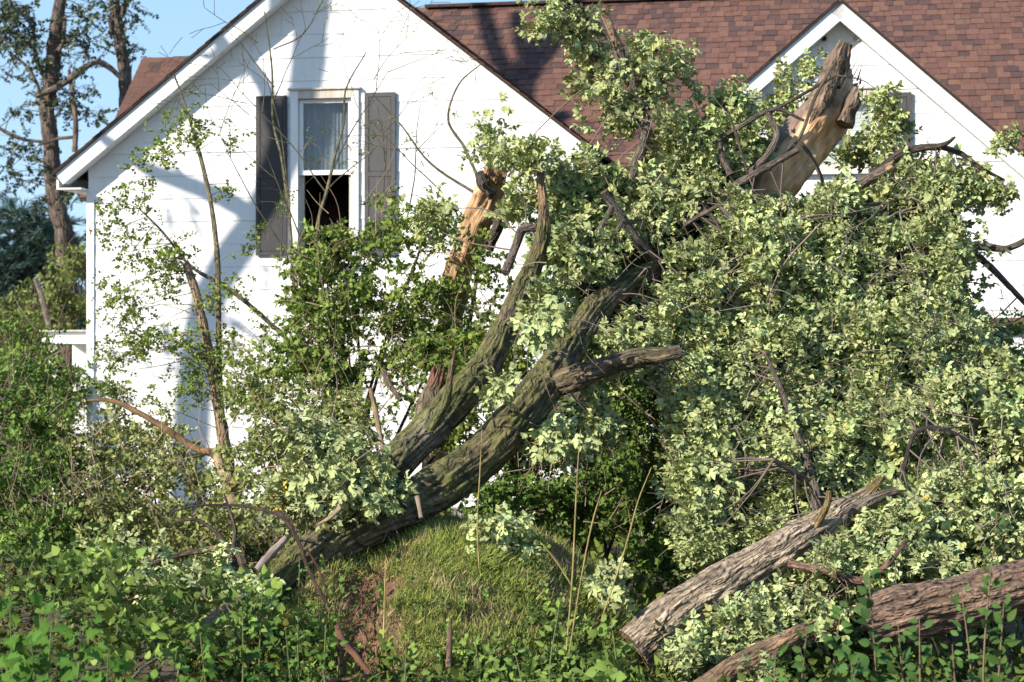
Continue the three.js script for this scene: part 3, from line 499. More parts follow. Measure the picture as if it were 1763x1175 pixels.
  put(new THREE.Mesh(stem(second, { sides: 64, step: 0.02, rough: 0.08, ridge: 7, jag: 0.12, color: (w, dir, tt, dpt, an, al) => { const c = moss(w, dir, tt, dpt); const k = Math.max(0, Math.min(1, (tt - 0.86 + 0.05 * noise(w.x * 20, w.y * 8, w.z * 20)) * 14)); const g = Math.exp(-(((al - 0.75) / 0.16) ** 2)) * Math.max(0, dir.z * 1.1 - 0.1 - dir.y * 0.4); return [c[0] * (1 - k) + 0.36 * k + g * 0.16, c[1] * (1 - k) + 0.23 * k + g * 0.15, c[2] * (1 - k) + 0.13 * k + g * 0.16]; } }), bark), 'trunk', t).userData.label = 'second stem with a snapped pale tip';
  put(new THREE.Mesh(stem(limb, { sides: 28, rough: 0.1, ridge: 4, color: mossy(0.35) }), bark), 'limb', t);
  put(new THREE.Mesh(stem(low, { sides: 28, rough: 0.1, ridge: 4, color: mossy(0.6) }), bark), 'limb', t);
  put(new THREE.Mesh(stem(crotch, { sides: 28, rough: 0.12, ridge: 4, jag: 0.09, color: (w, d, tt, dpt) => { const c = mossy(0.5)(w, d, tt, dpt), k = Math.max(0, (tt - 0.75) * 4); return [c[0] * (1 - k) + 0.30 * k, c[1] * (1 - k) + 0.12 * k, c[2] * (1 - k) + 0.07 * k]; } }), bark), 'broken_stub', t);
  put(new THREE.Mesh(stem(prong, { sides: 10, rough: 0.12, color: (w, d, tt) => (tt < 0.5 ? [0.17, 0.18, 0.06] : [0.26, 0.19, 0.10]) }), bark), 'broken_stub', t);
  put(new THREE.Mesh(stem(K([[718, 856, 5, 13.2], [722, 875, 4, 13.15], [725, 893, 4, 13.1]]), { sides: 8, color: twigCol([0.38, 0.30, 0.22]) }), wood), 'broken_stub', t);
  limbs.forEach((k, i) => put(new THREE.Mesh(stem(i > 16 ? k.map(([q, r]) => [q, r * 0.75]) : k, { sides: 10, step: 0.04, rough: 0.12, jag: i === 5 || i === 0 ? 0.06 : 0, color: (w, d, tt) => { const c = greyBark(i > 16 ? 0.95 : 0.8, 1)(w, d, tt, 0.3 * Math.max(0, noise(w.x * 12, w.y * 12, w.z * 12))), b = (i === 0 || i === 5) && tt > 0.88 ? 1 : 0; return b ? [0.45, 0.30, 0.17] : [1, 2, 4].includes(i) ? c : i === 6 || i === 7 || i === 12 ? c.map((x) => x * 0.5) : c; } }), bark), 'branch', t));
  for (const i of [17, 18, 19, 20, 21, 22, 23, 24, 25, 26]) keepBare(limbs[i], 2);
  const nodes = nodesOf(main.slice(4), second, limb, low, ...limbs);
  const D = 15;
  const near = [   // depth, size, sprigs
    [985, 45, 16.4, 50, 42, 0.25, 60], [950, 40, 16.4, 22, 25, 0.2, 18], [1040, 95, 16.4, 50, 45, 0.3, 40], [1115, 95, 16.3, 48, 45, 0.3, 50], [1090, 170, 16.3, 75, 55, 0.35, 100], [1150, 225, 16.2, 65, 60, 0.35, 95], [1160, 110, 16.4, 20, 30, 0.2, 16], [1015, 120, 16.4, 25, 30, 0.2, 18],
    [838, 235, 16.6, 30, 22, 0.2, 26], [935, 258, 15.6, 42, 30, 0.2, 40], [860, 275, 16.2, 40, 30, 0.2, 26], [770, 375, 16, 50, 28, 0.2, 34], [910, 330, 15.9, 40, 40, 0.2, 26],
    [1000, 330, 15.9, 60, 55, 0.3, 80], [1060, 390, 15.8, 80, 60, 0.35, 130], [1150, 330, 16.0, 85, 65, 0.35, 140], [1235, 260, 16.2, 70, 60, 0.35, 110], [1245, 165, 16.5, 30, 20, 0.2, 20], [1300, 205, 16.4, 50, 20, 0.25, 30], [1380, 120, 17.4, 18, 28, 0.2, 12], [1345, 190, 17.4, 26, 26, 0.2, 26], [1290, 370, 15.9, 90, 40, 0.35, 130], [1430, 370, 15.9, 80, 40, 0.35, 110], [1530, 195, 16.6, 34, 38, 0.2, 40], [1478, 250, 16.8, 20, 30, 0.2, 14], [1570, 330, 16.3, 80, 45, 0.35, 130], [1540, 255, 16.4, 24, 16, 0.15, 14], [1600, 270, 16.3, 30, 10, 0.15, 14], [1625, 335, 16.2, 40, 28, 0.3, 32], [1680, 305, 16.1, 26, 18, 0.15, 14], [1718, 325, 16.1, 18, 26, 0.15, 14], [1735, 240, 16.2, 16, 18, 0.15, 6],
    [935, 548, 13.9, 42, 44, 0.2, 70, 5], [1000, 440, 15.2, 65, 50, 0.3, 80], [1060, 520, 15.6, 70, 60, 0.3, 80], [1160, 480, 15.3, 80, 60, 0.35, 130], [1200, 560, 15.1, 100, 80, 0.4, 200], [1330, 470, 15.4, 110, 90, 0.45, 250], [1450, 450, 15.6, 100, 90, 0.45, 230], [1550, 430, 15.8, 90, 80, 0.45, 200], [1625, 420, 15.9, 26, 50, 0.3, 26], [1690, 432, 15.9, 22, 8, 0.15, 6], [1680, 490, 15.8, 16, 24, 0.2, 9],
    [1250, 660, 14.8, 110, 90, 0.4, 240], [1390, 620, 14.9, 120, 100, 0.45, 280], [1540, 590, 15, 130, 100, 0.45, 290], [1650, 620, 15.1, 70, 60, 0.4, 100], [1235, 800, 14.4, 80, 100, 0.35, 190], [1360, 790, 14.3, 110, 100, 0.4, 250], [1500, 760, 14.4, 130, 100, 0.4, 290], [1640, 740, 14.4, 110, 90, 0.4, 220], [1740, 760, 14.2, 60, 100, 0.35, 120], [1215, 900, 14.1, 45, 60, 0.25, 70], [1420, 830, 14.2, 60, 40, 0.25, 60],
    [1530, 920, 13.2, 110, 60, 0.3, 170], [1660, 900, 13.2, 100, 70, 0.3, 170], [1740, 880, 13.2, 60, 80, 0.3, 100], [1480, 970, 12.8, 90, 35, 0.25, 90], [1370, 1040, 12.8, 90, 40, 0.25, 130], [1270, 1090, 12.5, 70, 40, 0.2, 90], [1330, 1140, 11.6, 30, 8, 0.06, 4, 2, 1], [1420, 1060, 11.7, 30, 10, 0.06, 5, 2, 1], [1230, 1040, 12.7, 60, 30, 0.2, 40], [1600, 985, 12.6, 90, 30, 0.2, 70], [1190, 1120, 12.4, 40, 20, 0.2, 20],
    [555, 785, 13.6, 105, 55, 0.35, 80, 16, 1], [610, 830, 13.4, 75, 36, 0.25, 64, 10, 1], [500, 845, 13.5, 80, 36, 0.25, 40, 9, 1], [650, 860, 13.3, 30, 14, 0.1, 20, 3, 1], [310, 995, 12.6, 110, 40, 0.35, 24, 10, 1], [200, 960, 13, 80, 40, 0.3, 12, 6, 1], [410, 1010, 12.3, 50, 40, 0.25, 18, 6, 1],
    [858, 665, 13.7, 22, 32, 0.12, 22, 3], [910, 690, 13.5, 18, 10, 0.08, 6, 2], [965, 748, 13.9, 46, 16, 0.15, 30], [1030, 715, 14.6, 60, 30, 0.2, 30], [1040, 1000, 12.9, 26, 26, 0.1, 10], [1060, 600, 14.9, 70, 50, 0.3, 60], [870, 930, 13.2, 35, 40, 0.15, 26], [1180, 660, 14.6, 40, 40, 0.2, 36],
  ];
  const centres = [];
  foliage(t, 'leaf_mass', SP.pale, paleLeaf, clumpSpots(near.map((b) => { b = b.slice(); b[6] = Math.round(b[6] * (b[1] < 265 && b[0] < 1200 ? 0.85 : b[0] > 1150 && b[1] > 390 && b[1] < 900 ? 0.8 : 1.6)); if (b[1] < 265 && b[0] < 1200) { b[3] *= 0.85; } return b; }), { droop: 0.9, face: 0.6, centres, clump: 0.13, per: 11, scale: [0.45, 0.9], var: 0.2, yellow: 0.0012 }));
  // the hanging curtain of small leaves on the right
  { const sp = []; const inside = (x, y) => y > 385 + Math.max(0, 1230 - x) * 1.3 && x > 1150 + Math.max(0, y - 620) * 0.12 - 30 * noise(y * 0.02, 3) && x < 1660 + Math.max(0, y - 520) * 0.9 && y < 930 - (x < 1480 ? (x - 1180) * 0.1 - 20 : -30);
    while (sp.length < 7000) { const x = R(1100, 1800), y = R(380, 960); if (!inside(x, y)) continue; if (noise(x * 0.022, y * 0.007, 2) + 0.6 * noise(x * 0.05, y * 0.02, 6) + gauss() * 0.28 < -0.2) continue; const d = 15.75 - (y - 380) / 520 * 1.8 + 0.28 * noise(x * 0.009, y * 0.006, 8) + R(-0.22, 0.25), p = P(x, y, d); if (shed(p)) continue; const a = (0.98 + 0.22 * noise(x * 0.012, y * 0.012, 5)) * R(0.82, 1.16); if (rnd() < 0.05) centres.push(p); sp.push({ p, q: hangFacing(1.3, 0.6), s: R(0.42, 0.85), c: new THREE.Color(a * R(0.94, 1.06), a, a * R(0.88, 1.1)) }); }
    foliage(t, 'leaf_mass', SP.pale, paleLeaf, sp); }
  // the deeper, shaded part of the crown
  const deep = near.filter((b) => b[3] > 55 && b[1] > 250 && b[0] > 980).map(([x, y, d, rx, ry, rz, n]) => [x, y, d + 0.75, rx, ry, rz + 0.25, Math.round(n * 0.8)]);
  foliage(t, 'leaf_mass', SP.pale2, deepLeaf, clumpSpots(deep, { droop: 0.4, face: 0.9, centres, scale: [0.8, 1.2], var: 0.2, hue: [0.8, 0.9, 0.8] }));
  const tw = twigMass(centres, nodes, [0.13, 0.10, 0.08], 0.008, 0.4), outer = [];
  for (const [x, y, d, rx, ry, rz, n] of near) { if (n < 60) continue; for (let i = 0; i < n / 26; i++) { // shoots that show on the outside of the crown
    const a = P(x + R(-1, 1) * rx, y + R(-1, 1) * ry, d - rz * R(0.5, 1.0)), b = a.clone().add(V(R(-0.5, 0.5), R(-0.75, 0.35), R(-0.25, 0.15))), r = R(0.003, 0.008); outer.push(thinTube(a, b, r, r * 0.4, jitter([0.21, 0.165, 0.135], 0.35), 0.16));
    for (let j = 0; j < 2; j++) outer.push(thinTube(a.clone().lerp(b, R(0.3, 0.8)), b.clone().add(V(R(-0.3, 0.3), R(-0.3, 0.3), R(-0.2, 0.2))), r * 0.5, r * 0.25, jitter([0.2, 0.16, 0.13], 0.3), 0.16)); } }
  put(new THREE.Mesh(mergeGeometries([tw, ...outer]), twigMat), 'twig_mass', t, 'stuff');
  // the leaves that can be told apart, one by one
  const single = []; for (let i = 0; i < 10; i++) single.push(compound(LOBED, R(0.05, 0.072), jitter(PALE, 0.18), pick([3, 5, 5])));
  for (const [x, y, d, rx, ry, n] of [[935, 545, 13.6, 46, 46, 80], [860, 660, 13.45, 26, 34, 20], [905, 690, 13.3, 26, 12, 14], [600, 815, 13.2, 120, 50, 56], [1230, 820, 13.95, 60, 90, 50], [1050, 1000, 12.8, 26, 24, 14], [965, 745, 13.6, 44, 20, 30], [1680, 640, 14.5, 40, 40, 24]]) for (let i = 0; i < n; i++) {
    const at = P(x + gauss() * rx * 0.75, y + gauss() * ry * 0.75, d + R(-0.12, 0.12)); if (x > 700 && shed(at)) continue;
    const o = new THREE.Mesh(pick(single), paleLeaf); o.position.copy(at); o.quaternion.copy(hangFacing(1.1, 0.6)); put(o, 'leaf', t);
  }
}
// ------------------------------------------------------------------ broken snags
function snag(name, label, keys, o) {
  const t = thing(name, label, 'tree snag', keys[0][0].clone());
  const seg = { sides: 52, step: 0.016, rough: 0.20, jag: o.jag, color: o.color, sd: o.sd };
  put(new THREE.Mesh(stem(keys, { ...seg, ridge: 6 }), wood), 'trunk', t);
  for (const k of o.pieces || []) put(new THREE.Mesh(stem(k, { sides: 12, step: 0.02, rough: 0.25, jag: 0.04, color: o.pieceColor || o.color }), bark), 'bark_slab', t);
  const end = keys[keys.length - 1][0], dir = end.clone().sub(keys[keys.length - 2][0]).normalize(), r = keys[keys.length - 1][1];
  for (let i = 0; i < (o.splinters || 0); i++) { const a = end.clone().add(V(R(-1, 1) * r, R(-1, 0.3) * r, R(-1, 1) * r)), b = a.clone().addScaledVector(dir, R(0.06, 0.3)).add(V(R(-0.03, 0.03), R(-0.02, 0.04), R(-0.03, 0.03))); put(new THREE.Mesh(stem([[a, R(0.006, 0.018)], [b, 0.0015]], { sides: 5, step: 0.04, rough: 0.3, color: twigCol(pick([[0.55, 0.40, 0.25], [0.46, 0.30, 0.17], [0.36, 0.21, 0.11], [0.22, 0.13, 0.08]])) }), wood), 'splinter', t); }
  return t;
}
const woodCol = (w) => { const k = 0.95 + 0.6 * noise(w.x * 9, w.y * 4, w.z * 9) + 0.25 * noise(w.x * 30, w.y * 9, w.z * 30), s = Math.max(0, noise(w.x * 5 + 3, w.y * 3, w.z * 5)); return [0.56 * k - 0.12 * s, 0.375 * k - 0.14 * s, 0.22 * k - 0.11 * s]; };
snag('tree_snag', 'pale splintered standing trunk stub with dark bark edge left of the leaning stems', snag1, { jag: 0.10, sd: 3, splinters: 20, color: woodCol, pieceColor: greyBark(0.45), pieces: [K([[840, 430, 9, 17.2], [860, 380, 12, 17.15], [875, 345, 12, 17.1], [884, 310, 5, 17.1]]), K([[824, 296, 6, 17.1], [833, 318, 12, 17.1], [846, 335, 10, 17.1]])] });
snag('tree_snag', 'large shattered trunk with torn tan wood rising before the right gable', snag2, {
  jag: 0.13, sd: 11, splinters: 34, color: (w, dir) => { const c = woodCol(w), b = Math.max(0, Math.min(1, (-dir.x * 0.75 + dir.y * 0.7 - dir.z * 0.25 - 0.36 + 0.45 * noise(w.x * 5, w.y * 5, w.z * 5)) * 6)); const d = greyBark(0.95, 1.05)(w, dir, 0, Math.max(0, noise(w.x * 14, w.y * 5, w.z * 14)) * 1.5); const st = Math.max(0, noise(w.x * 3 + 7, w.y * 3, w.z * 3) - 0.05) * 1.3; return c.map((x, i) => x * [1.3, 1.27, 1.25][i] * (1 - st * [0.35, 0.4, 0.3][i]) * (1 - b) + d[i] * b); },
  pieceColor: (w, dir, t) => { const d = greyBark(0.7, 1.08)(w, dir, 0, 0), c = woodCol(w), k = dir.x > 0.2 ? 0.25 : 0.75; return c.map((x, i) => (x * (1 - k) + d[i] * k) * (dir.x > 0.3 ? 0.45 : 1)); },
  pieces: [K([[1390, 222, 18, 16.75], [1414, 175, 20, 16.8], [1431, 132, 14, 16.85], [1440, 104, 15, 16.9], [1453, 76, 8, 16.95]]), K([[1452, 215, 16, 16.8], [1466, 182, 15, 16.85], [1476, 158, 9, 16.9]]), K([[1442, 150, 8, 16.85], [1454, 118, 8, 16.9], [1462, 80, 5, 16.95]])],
});
// ------------------------------------------------------------------ logs on the ground
function log(name, label, keys, o) { const t = thing(name, label, 'log', keys[0][0].clone()); put(new THREE.Mesh(stem(keys, { sides: 60, step: 0.02, rough: 0.06, ridge: 7, ...o }), bark), 'trunk', t); return t; }
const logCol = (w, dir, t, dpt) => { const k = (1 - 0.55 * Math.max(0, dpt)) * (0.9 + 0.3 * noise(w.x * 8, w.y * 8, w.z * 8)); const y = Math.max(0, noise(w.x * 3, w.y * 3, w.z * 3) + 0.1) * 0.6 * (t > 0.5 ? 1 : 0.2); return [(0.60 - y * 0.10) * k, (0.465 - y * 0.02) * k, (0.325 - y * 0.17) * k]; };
{
  const t = log('log', 'pale furrowed log slanting up to the right from the grassy mound', log1, { color: (w, d, tt, dpt) => (tt > 0.9 ? [0.36, 0.27, 0.10] : logCol(w, d, tt, dpt)), jag: 0.04 });
  for (const [k, c] of [[K([[1440, 895, 16, 13.2], [1495, 865, 11, 13.2], [1545, 845, 7, 13.2]]), greyBark(0.9)], [K([[1360, 970, 8, 12.75], [1420, 985, 7, 12.6], [1488, 1000, 7, 12.55], [1530, 970, 5, 12.5], [1562, 930, 3, 12.5]]), () => [0.32, 0.185, 0.14]], [K([[1488, 1000, 5, 12.55], [1505, 1020, 6, 12.5], [1500, 1045, 5, 12.5]]), () => [0.30, 0.19, 0.14]], [K([[1400, 915, 7, 13.05], [1424, 870, 6, 13], [1428, 845, 5, 13]]), () => [0.33, 0.24, 0.10]]]) put(new THREE.Mesh(stem(k, { sides: 10, step: 0.03, rough: 0.12, color: c }), bark), 'branch', t);
}
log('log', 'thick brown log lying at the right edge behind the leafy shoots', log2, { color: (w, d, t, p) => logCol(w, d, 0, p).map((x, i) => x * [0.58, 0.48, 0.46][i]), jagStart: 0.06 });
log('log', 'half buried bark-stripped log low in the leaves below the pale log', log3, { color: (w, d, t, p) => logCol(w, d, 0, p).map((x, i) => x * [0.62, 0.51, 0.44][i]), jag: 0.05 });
// ------------------------------------------------------------------ trees behind the house and beside it
const farBark = (w, d, t, p) => { const k = (1 - 0.4 * Math.max(0, p)) * (0.85 + 0.35 * noise(w.x * 6, w.y * 6, w.z * 6)); return [0.28 * k, 0.21 * k, 0.165 * k]; };
function farTree(label, trunk, limbs, blobs, pale) {
  const base = trunk[0][0].clone(); base.y = Math.max(0, base.y - 0.0);
  const t = thing('background_tree', label, 'tree', base), centres = [];
  put(new THREE.Mesh(stem(trunk, { sides: 20, step: 0.06, rough: 0.12, ridge: 3.5, jag: 0.1, color: farBark }), bark), 'trunk', t);
  for (const k of limbs) put(new THREE.Mesh(stem(k, { sides: 8, step: 0.08, rough: 0.15, jag: pale ? 0.05 : 0, color: farBark }), bark), 'limb', t);
  foliage(t, 'crown', SP.far, deepLeaf, clumpSpots(blobs, { droop: 0.35, centres, scale: [0.45, 0.85], clump: 0.30, var: 0.3, hue: [1, 1, 1.05] }));
  const tw = twigMass(centres, nodesOf(trunk, ...limbs), [0.15, 0.12, 0.10], 0.012, 1); if (tw) put(new THREE.Mesh(tw, twigMat), 'twig_mass', t, 'stuff');
}
farTree('tall storm-torn tree with sparse leaves at the far left edge', K([[118, 800, 19], [115, 500, 17], [108, 400, 16], [97, 352, 15], [90, 305, 14], [86, 240, 14], [81, 185, 14], [88, 140, 14], [93, 70, 12], [106, -10, 10], [125, -90, 7]], 34, 34), [
  K([[60, 165, 5], [95, 152, 6], [130, 128, 6], [152, 112, 5], [170, 107, 5], [190, 118, 5], [212, 138, 4]], 33.7, 34), K([[104, 345, 7], [112, 325, 6], [118, 308, 4]], 34, 34), K([[128, 262, 5], [130, 215, 5], [124, 160, 4], [118, 120, 3]], 33.8, 33.8), K([[100, 88, 5], [108, 70, 4], [111, 30, 3]], 33.9, 33.9),
  K([[84, 150, 5], [62, 100, 4], [58, 60, 3], [40, 10, 2]], 34, 34), K([[80, 190, 3], [50, 120, 3], [15, 90, 2]], 34, 34), K([[86, 245, 3], [40, 240, 3], [0, 222, 3], [-30, 200, 2]], 34, 34), K([[128, 236, 3], [95, 240, 3], [66, 250, 2]], 33.8, 33.8)], [
  [20, 25, 34, 45, 40, 1, 110, 14], [55, 75, 34, 30, 30, 0.6, 46, 8], [15, 60, 34, 30, 20, 0.6, 30, 6], [65, 130, 34, 25, 35, 0.5, 34, 8], [135, 60, 34, 30, 40, 0.5, 34, 9], [150, 15, 34, 30, 20, 0.5, 28, 6], [130, 90, 34, 20, 30, 0.5, 22, 6], [60, 175, 34, 25, 20, 0.5, 26, 6], [35, 190, 34, 20, 14, 0.5, 14, 4], [110, 185, 34, 26, 26, 0.5, 34, 8], [140, 165, 34, 14, 20, 0.4, 12, 4], [10, 120, 34, 15, 20, 0.4, 8, 4], [30, 250, 34, 14, 30, 0.4, 14, 5], [60, 285, 34, 16, 26, 0.4, 30, 5], [5, 290, 34, 10, 20, 0.4, 10, 3], [20, 310, 34, 14, 8, 0.3, 8, 3], [120, 300, 34, 22, 20, 0.4, 18, 5], [135, 345, 33, 14, 20, 0.4, 14, 4], [55, 345, 34, 14, 5, 0.3, 5, 2], [175, 205, 34, 10, 16, 0.3, 8, 3]], false);
farTree('second storm-torn tree rising behind the left eave of the house', K([[228, 700, 14], [222, 300, 13], [216, 180, 12], [215, 130, 11], [209, 90, 11], [202, 50, 10], [196, 0, 9], [190, -80, 6]], 35, 35), [K([[208, 30, 6], [214, 10, 5], [228, -8, 4], [240, -40, 3]], 35, 35), K([[222, 135, 4], [224, 115, 3]], 35, 35), K([[192, 60, 3], [188, 34, 3]], 34.9, 34.9)], [[225, 12, 35, 16, 18, 0.4, 24, 5], [228, 38, 35, 14, 14, 0.3, 14, 4], [232, 85, 35, 8, 20, 0.3, 9, 3], [185, 80, 35, 12, 30, 0.3, 14, 4], [170, 10, 35, 14, 20, 0.3, 14, 4]], true);
SP.bushy = variants({ twig: 0.2, n: 7, c: [0.13, 0.20, 0.045], tc: [0.12, 0.16, 0.05], splay: [0.5, 1.6], make: (c) => blade(MAPLE, R(0.045, 0.08), R(0.05, 0.35), R(0, 0.4), c) }, 4);
{ // conifer
  const trunk = K([[40, 760, 13], [45, 560, 11], [52, 430, 8], [60, 350, 3]], 38, 38), t = thing('pine_tree', 'dark blue-green pine with ragged boughs at the left edge', 'tree', trunk[0][0].clone()), centres = [];
  put(new THREE.Mesh(stem(trunk, { sides: 14, step: 0.1, color: farBark }), bark), 'trunk', t);
  foliage(t, 'crown', SP.pine, deepLeaf, clumpSpots([[25, 395, 38, 40, 26, 0.8, 90, 9], [80, 400, 38, 34, 28, 0.8, 80, 8], [110, 440, 38, 34, 40, 0.8, 110, 9], [35, 450, 38, 50, 22, 0.8, 90, 9], [20, 500, 38, 46, 26, 0.8, 110, 9], [100, 510, 38, 46, 40, 0.8, 140, 10], [-30, 460, 38, 40, 60, 0.8, 90, 8], [60, 560, 38, 70, 40, 0.8, 150, 10]], { droop: -0.05, centres, clump: 0.34, scale: [0.7, 1.15], var: 0.25, hue: [1, 1, 1.1] }));
  const tw = twigMass(centres, nodesOf(trunk), [0.08, 0.06, 0.05], 0.02, 1); if (tw) put(new THREE.Mesh(tw, twigMat), 'twig_mass', t, 'stuff');
}
{ // far wood along the left
  const blobs = []; for (let i = 0; i < 34; i++) blobs.push([-400 + i * 24 + R(-8, 8), 545 + R(-12, 20), 62 + R(-4, 6), 26, 40 + R(-6, 12), 1.6, 60, 7]);
  for (let i = 0; i < 34; i++) blobs.push([900 + i * 60 + R(-8, 8), 540 + R(-12, 20), 66 + R(-4, 6), 50, 40, 1.6, 24, 5]);
  const spots = clumpSpots(blobs, { droop: 0.1, clump: 0.5, scale: [1.6, 2.6], var: 0.3, hue: [1.0, 1.15, 0.9] });
  foliage(null, 'far_wood', SP.far.slice(0, 1), deepLeaf, spots);
}
// ------------------------------------------------------------------ shrubs
function shrub(name, label, base, kind, blobs, o = {}) {
  const b = P(...base); b.y = Math.max(0, groundH(b.x, b.z)); const t = thing(name, label, o.category || 'shrub', b), centres = [];
  const nodes = [b.clone()]; const stems = o.stems || 5, sc = o.stemCol || [0.17, 0.125, 0.08];
  const spots = clumpSpots(blobs, { droop: 0.1, centres, clump: 0.17, scale: [0.75, 1.2], var: 0.2, ...o });
  for (let i = 0; i < stems && centres.length; i++) { const e = pick(centres), s = b.clone().add(V(R(-0.35, 0.35), 0, R(-0.3, 0.3))).setY(0), m = s.clone().lerp(e, 0.5).add(V(R(-0.2, 0.2), R(0, 0.3), R(-0.2, 0.2))); const k = [[s, o.r || 0.018], [m, (o.r || 0.018) * 0.75], [e, (o.r || 0.018) * 0.3]]; put(new THREE.Mesh(stem(k, { sides: 7, step: 0.08, rough: 0.15, color: () => jitter(sc, 0.08) }), bark), 'stem', t); nodes.push(...nodesOf(k)); }
  foliage(t, 'leaf_mass', kind, o.mat || greenLeaf, spots);
  const bits = []; for (const c of centres) for (let i = 0; i < (o.bits ?? 1.5); i++) { const a = c.clone().add(V(R(-0.3, 0.3), R(-0.3, 0.3), R(0, 0.3))), e = a.clone().add(V(R(-0.35, 0.35), R(-0.2, 0.6), R(-0.2, 0.2))); bits.push(thinTube(a, e, R(0.003, 0.006), 0.0015, jitter(sc, 0.3).map((x) => x * 1.25), 0.12)); }
  const tw0 = twigMass(centres, nodes, sc, 0.006, o.twigs ?? 0.8), tw = tw0 ? mergeGeometries([tw0, ...bits]) : null; if (tw) put(new THREE.Mesh(tw, twigMat), 'twig_mass', t, 'stuff');
  return t;
}
shrub('shrub', 'dense green shrub growing under the tall shuttered window', [620, 960, 17.6], SP.shrub, [
  [560, 440, 17.5, 60, 45, 0.35, 98], [640, 420, 17.5, 55, 45, 0.35, 68], [720, 400, 17.5, 45, 30, 0.3, 45], [520, 500, 17.5, 50, 50, 0.35, 82], [610, 530, 17.4, 90, 60, 0.45, 195], [720, 550, 17.2, 80, 60, 0.45, 165], [800, 500, 17.2, 55, 60, 0.4, 90], [560, 620, 17.2, 90, 60, 0.45, 172], [690, 630, 17, 100, 60, 0.45, 172], [800, 600, 16.9, 50, 60, 0.35, 90], [500, 600, 17.3, 40, 60, 0.35, 60], [660, 350, 17.6, 16, 22, 0.15, 10], [840, 440, 17.2, 30, 40, 0.25, 30], [865, 620, 16.4, 40, 70, 0.25, 90], [760, 690, 16.2, 60, 60, 0.3, 120], [800, 730, 16, 60, 40, 0.25, 52], [935, 520, 16.8, 40, 60, 0.25, 52]], { stems: 12, r: 0.022, hue: [1.35, 1.25, 1.15] });
shrub('shrub', 'tangled twiggy brush with small leaves below the shrub under the window', [580, 980, 16.2], SP.olive, [
  [560, 700, 16.2, 90, 50, 0.4, 120], [480, 720, 16.4, 60, 70, 0.4, 110], [640, 740, 15.6, 60, 50, 0.3, 60], [450, 800, 15.8, 70, 60, 0.4, 120], [520, 880, 15, 70, 50, 0.3, 100], [420, 640, 16.6, 40, 50, 0.3, 40]], { stems: 22, r: 0.012, twigs: 1, stemCol: [0.24, 0.17, 0.11], hue: [0.95, 1, 0.9] });
shrub('shrub', 'olive-leaved brush before the lower left wall of the house', [260, 980, 17.5], SP.olive, [
  [240, 790, 17.5, 100, 60, 0.5, 210], [170, 740, 17.6, 60, 40, 0.4, 60], [330, 830, 17.2, 70, 60, 0.4, 100], [260, 900, 16.6, 120, 60, 0.5, 260], [150, 870, 17, 80, 70, 0.5, 200], [390, 900, 16, 50, 40, 0.3, 60]], { stems: 16, r: 0.012, twigs: 1, stemCol: [0.26, 0.19, 0.12] });
shrub('shrub', 'deep green leafy shrub at the far left edge below the pine', [40, 960, 17.5], SP.shrub, [
  [40, 640, 19, 60, 50, 0.5, 120], [30, 720, 18, 60, 60, 0.5, 200], [90, 790, 17.6, 60, 60, 0.5, 180], [30, 850, 17, 70, 60, 0.5, 240], [90, 900, 16.6, 80, 60, 0.5, 240], [-30, 750, 18, 60, 100, 0.5, 160], [40, 590, 20, 50, 50, 0.5, 80]], { stems: 9, r: 0.02, hue: [1.1, 1.15, 1] });
shrub('shrub', 'bright green rounded bush in front of the small white porch', [100, 860, 24.5], SP.weed, [[110, 690, 24.5, 45, 40, 0.5, 130], [80, 730, 24.3, 50, 40, 0.5, 120], [125, 650, 24.5, 25, 24, 0.3, 40]], { stems: 6, scale: [0.7, 1], hue: [0.62, 0.68, 0.6] });
shrub('shrub', 'olive scrub between the pine and the white house corner', [110, 830, 30], SP.olive, [[100, 520, 30, 50, 40, 0.6, 120], [50, 560, 30, 60, 40, 0.6, 130], [120, 470, 30, 30, 50, 0.5, 70], [10, 580, 29, 40, 50, 0.5, 80]], { stems: 6, r: 0.03, scale: [1.2, 1.9], clump: 0.3, hue: [0.72, 0.78, 0.7] });
put(new THREE.Mesh(stem(K([[60, 480, 4], [72, 515, 5], [82, 555, 5], [90, 590, 5]], 28.5, 28.5), { sides: 8, color: () => [0.34, 0.28, 0.22] }), bark), 'dead_branch'); tag(scene.children.at(-1), 'pale dead branch leaning in the olive scrub below the pine', 'dead branch');
shrub('shrub', 'shaded green shrub against the wall behind the right side of the crown', [1650, 920, 18.5], SP.shrub, [[1620, 640, 17, 70, 60, 0.5, 140], [1720, 640, 17, 60, 80, 0.5, 160], [1700, 740, 16.4, 80, 60, 0.5, 150], [1560, 700, 17.5, 80, 80, 0.5, 120], [1760, 560, 17.4, 30, 16, 0.3, 14]], { stems: 8, hue: [1.1, 1.15, 1] });
shrub('shrub', 'shadowy undergrowth in the hollow beneath the leaning stems', [1000, 960, 16.8], SP.shrub, [[900, 800, 16.8, 100, 60, 0.5, 150], [1050, 780, 17, 110, 80, 0.5, 220], [1100, 700, 16.6, 70, 80, 0.4, 200], [1130, 780, 16.4, 50, 80, 0.4, 140], [1120, 870, 16.2, 50, 40, 0.3, 110], [1060, 840, 16.3, 60, 40, 0.3, 80], [900, 850, 16, 60, 40, 0.3, 90], [830, 880, 15.6, 60, 30, 0.25, 70], [1000, 880, 16.2, 110, 50, 0.5, 130], [1150, 850, 16.5, 80, 80, 0.5, 130], [1150, 960, 15.6, 90, 40, 0.4, 90], [950, 690, 17, 90, 60, 0.5, 150], [1100, 660, 17, 100, 60, 0.5, 150]], { stems: 8, hue: [0.9, 1, 0.9] });
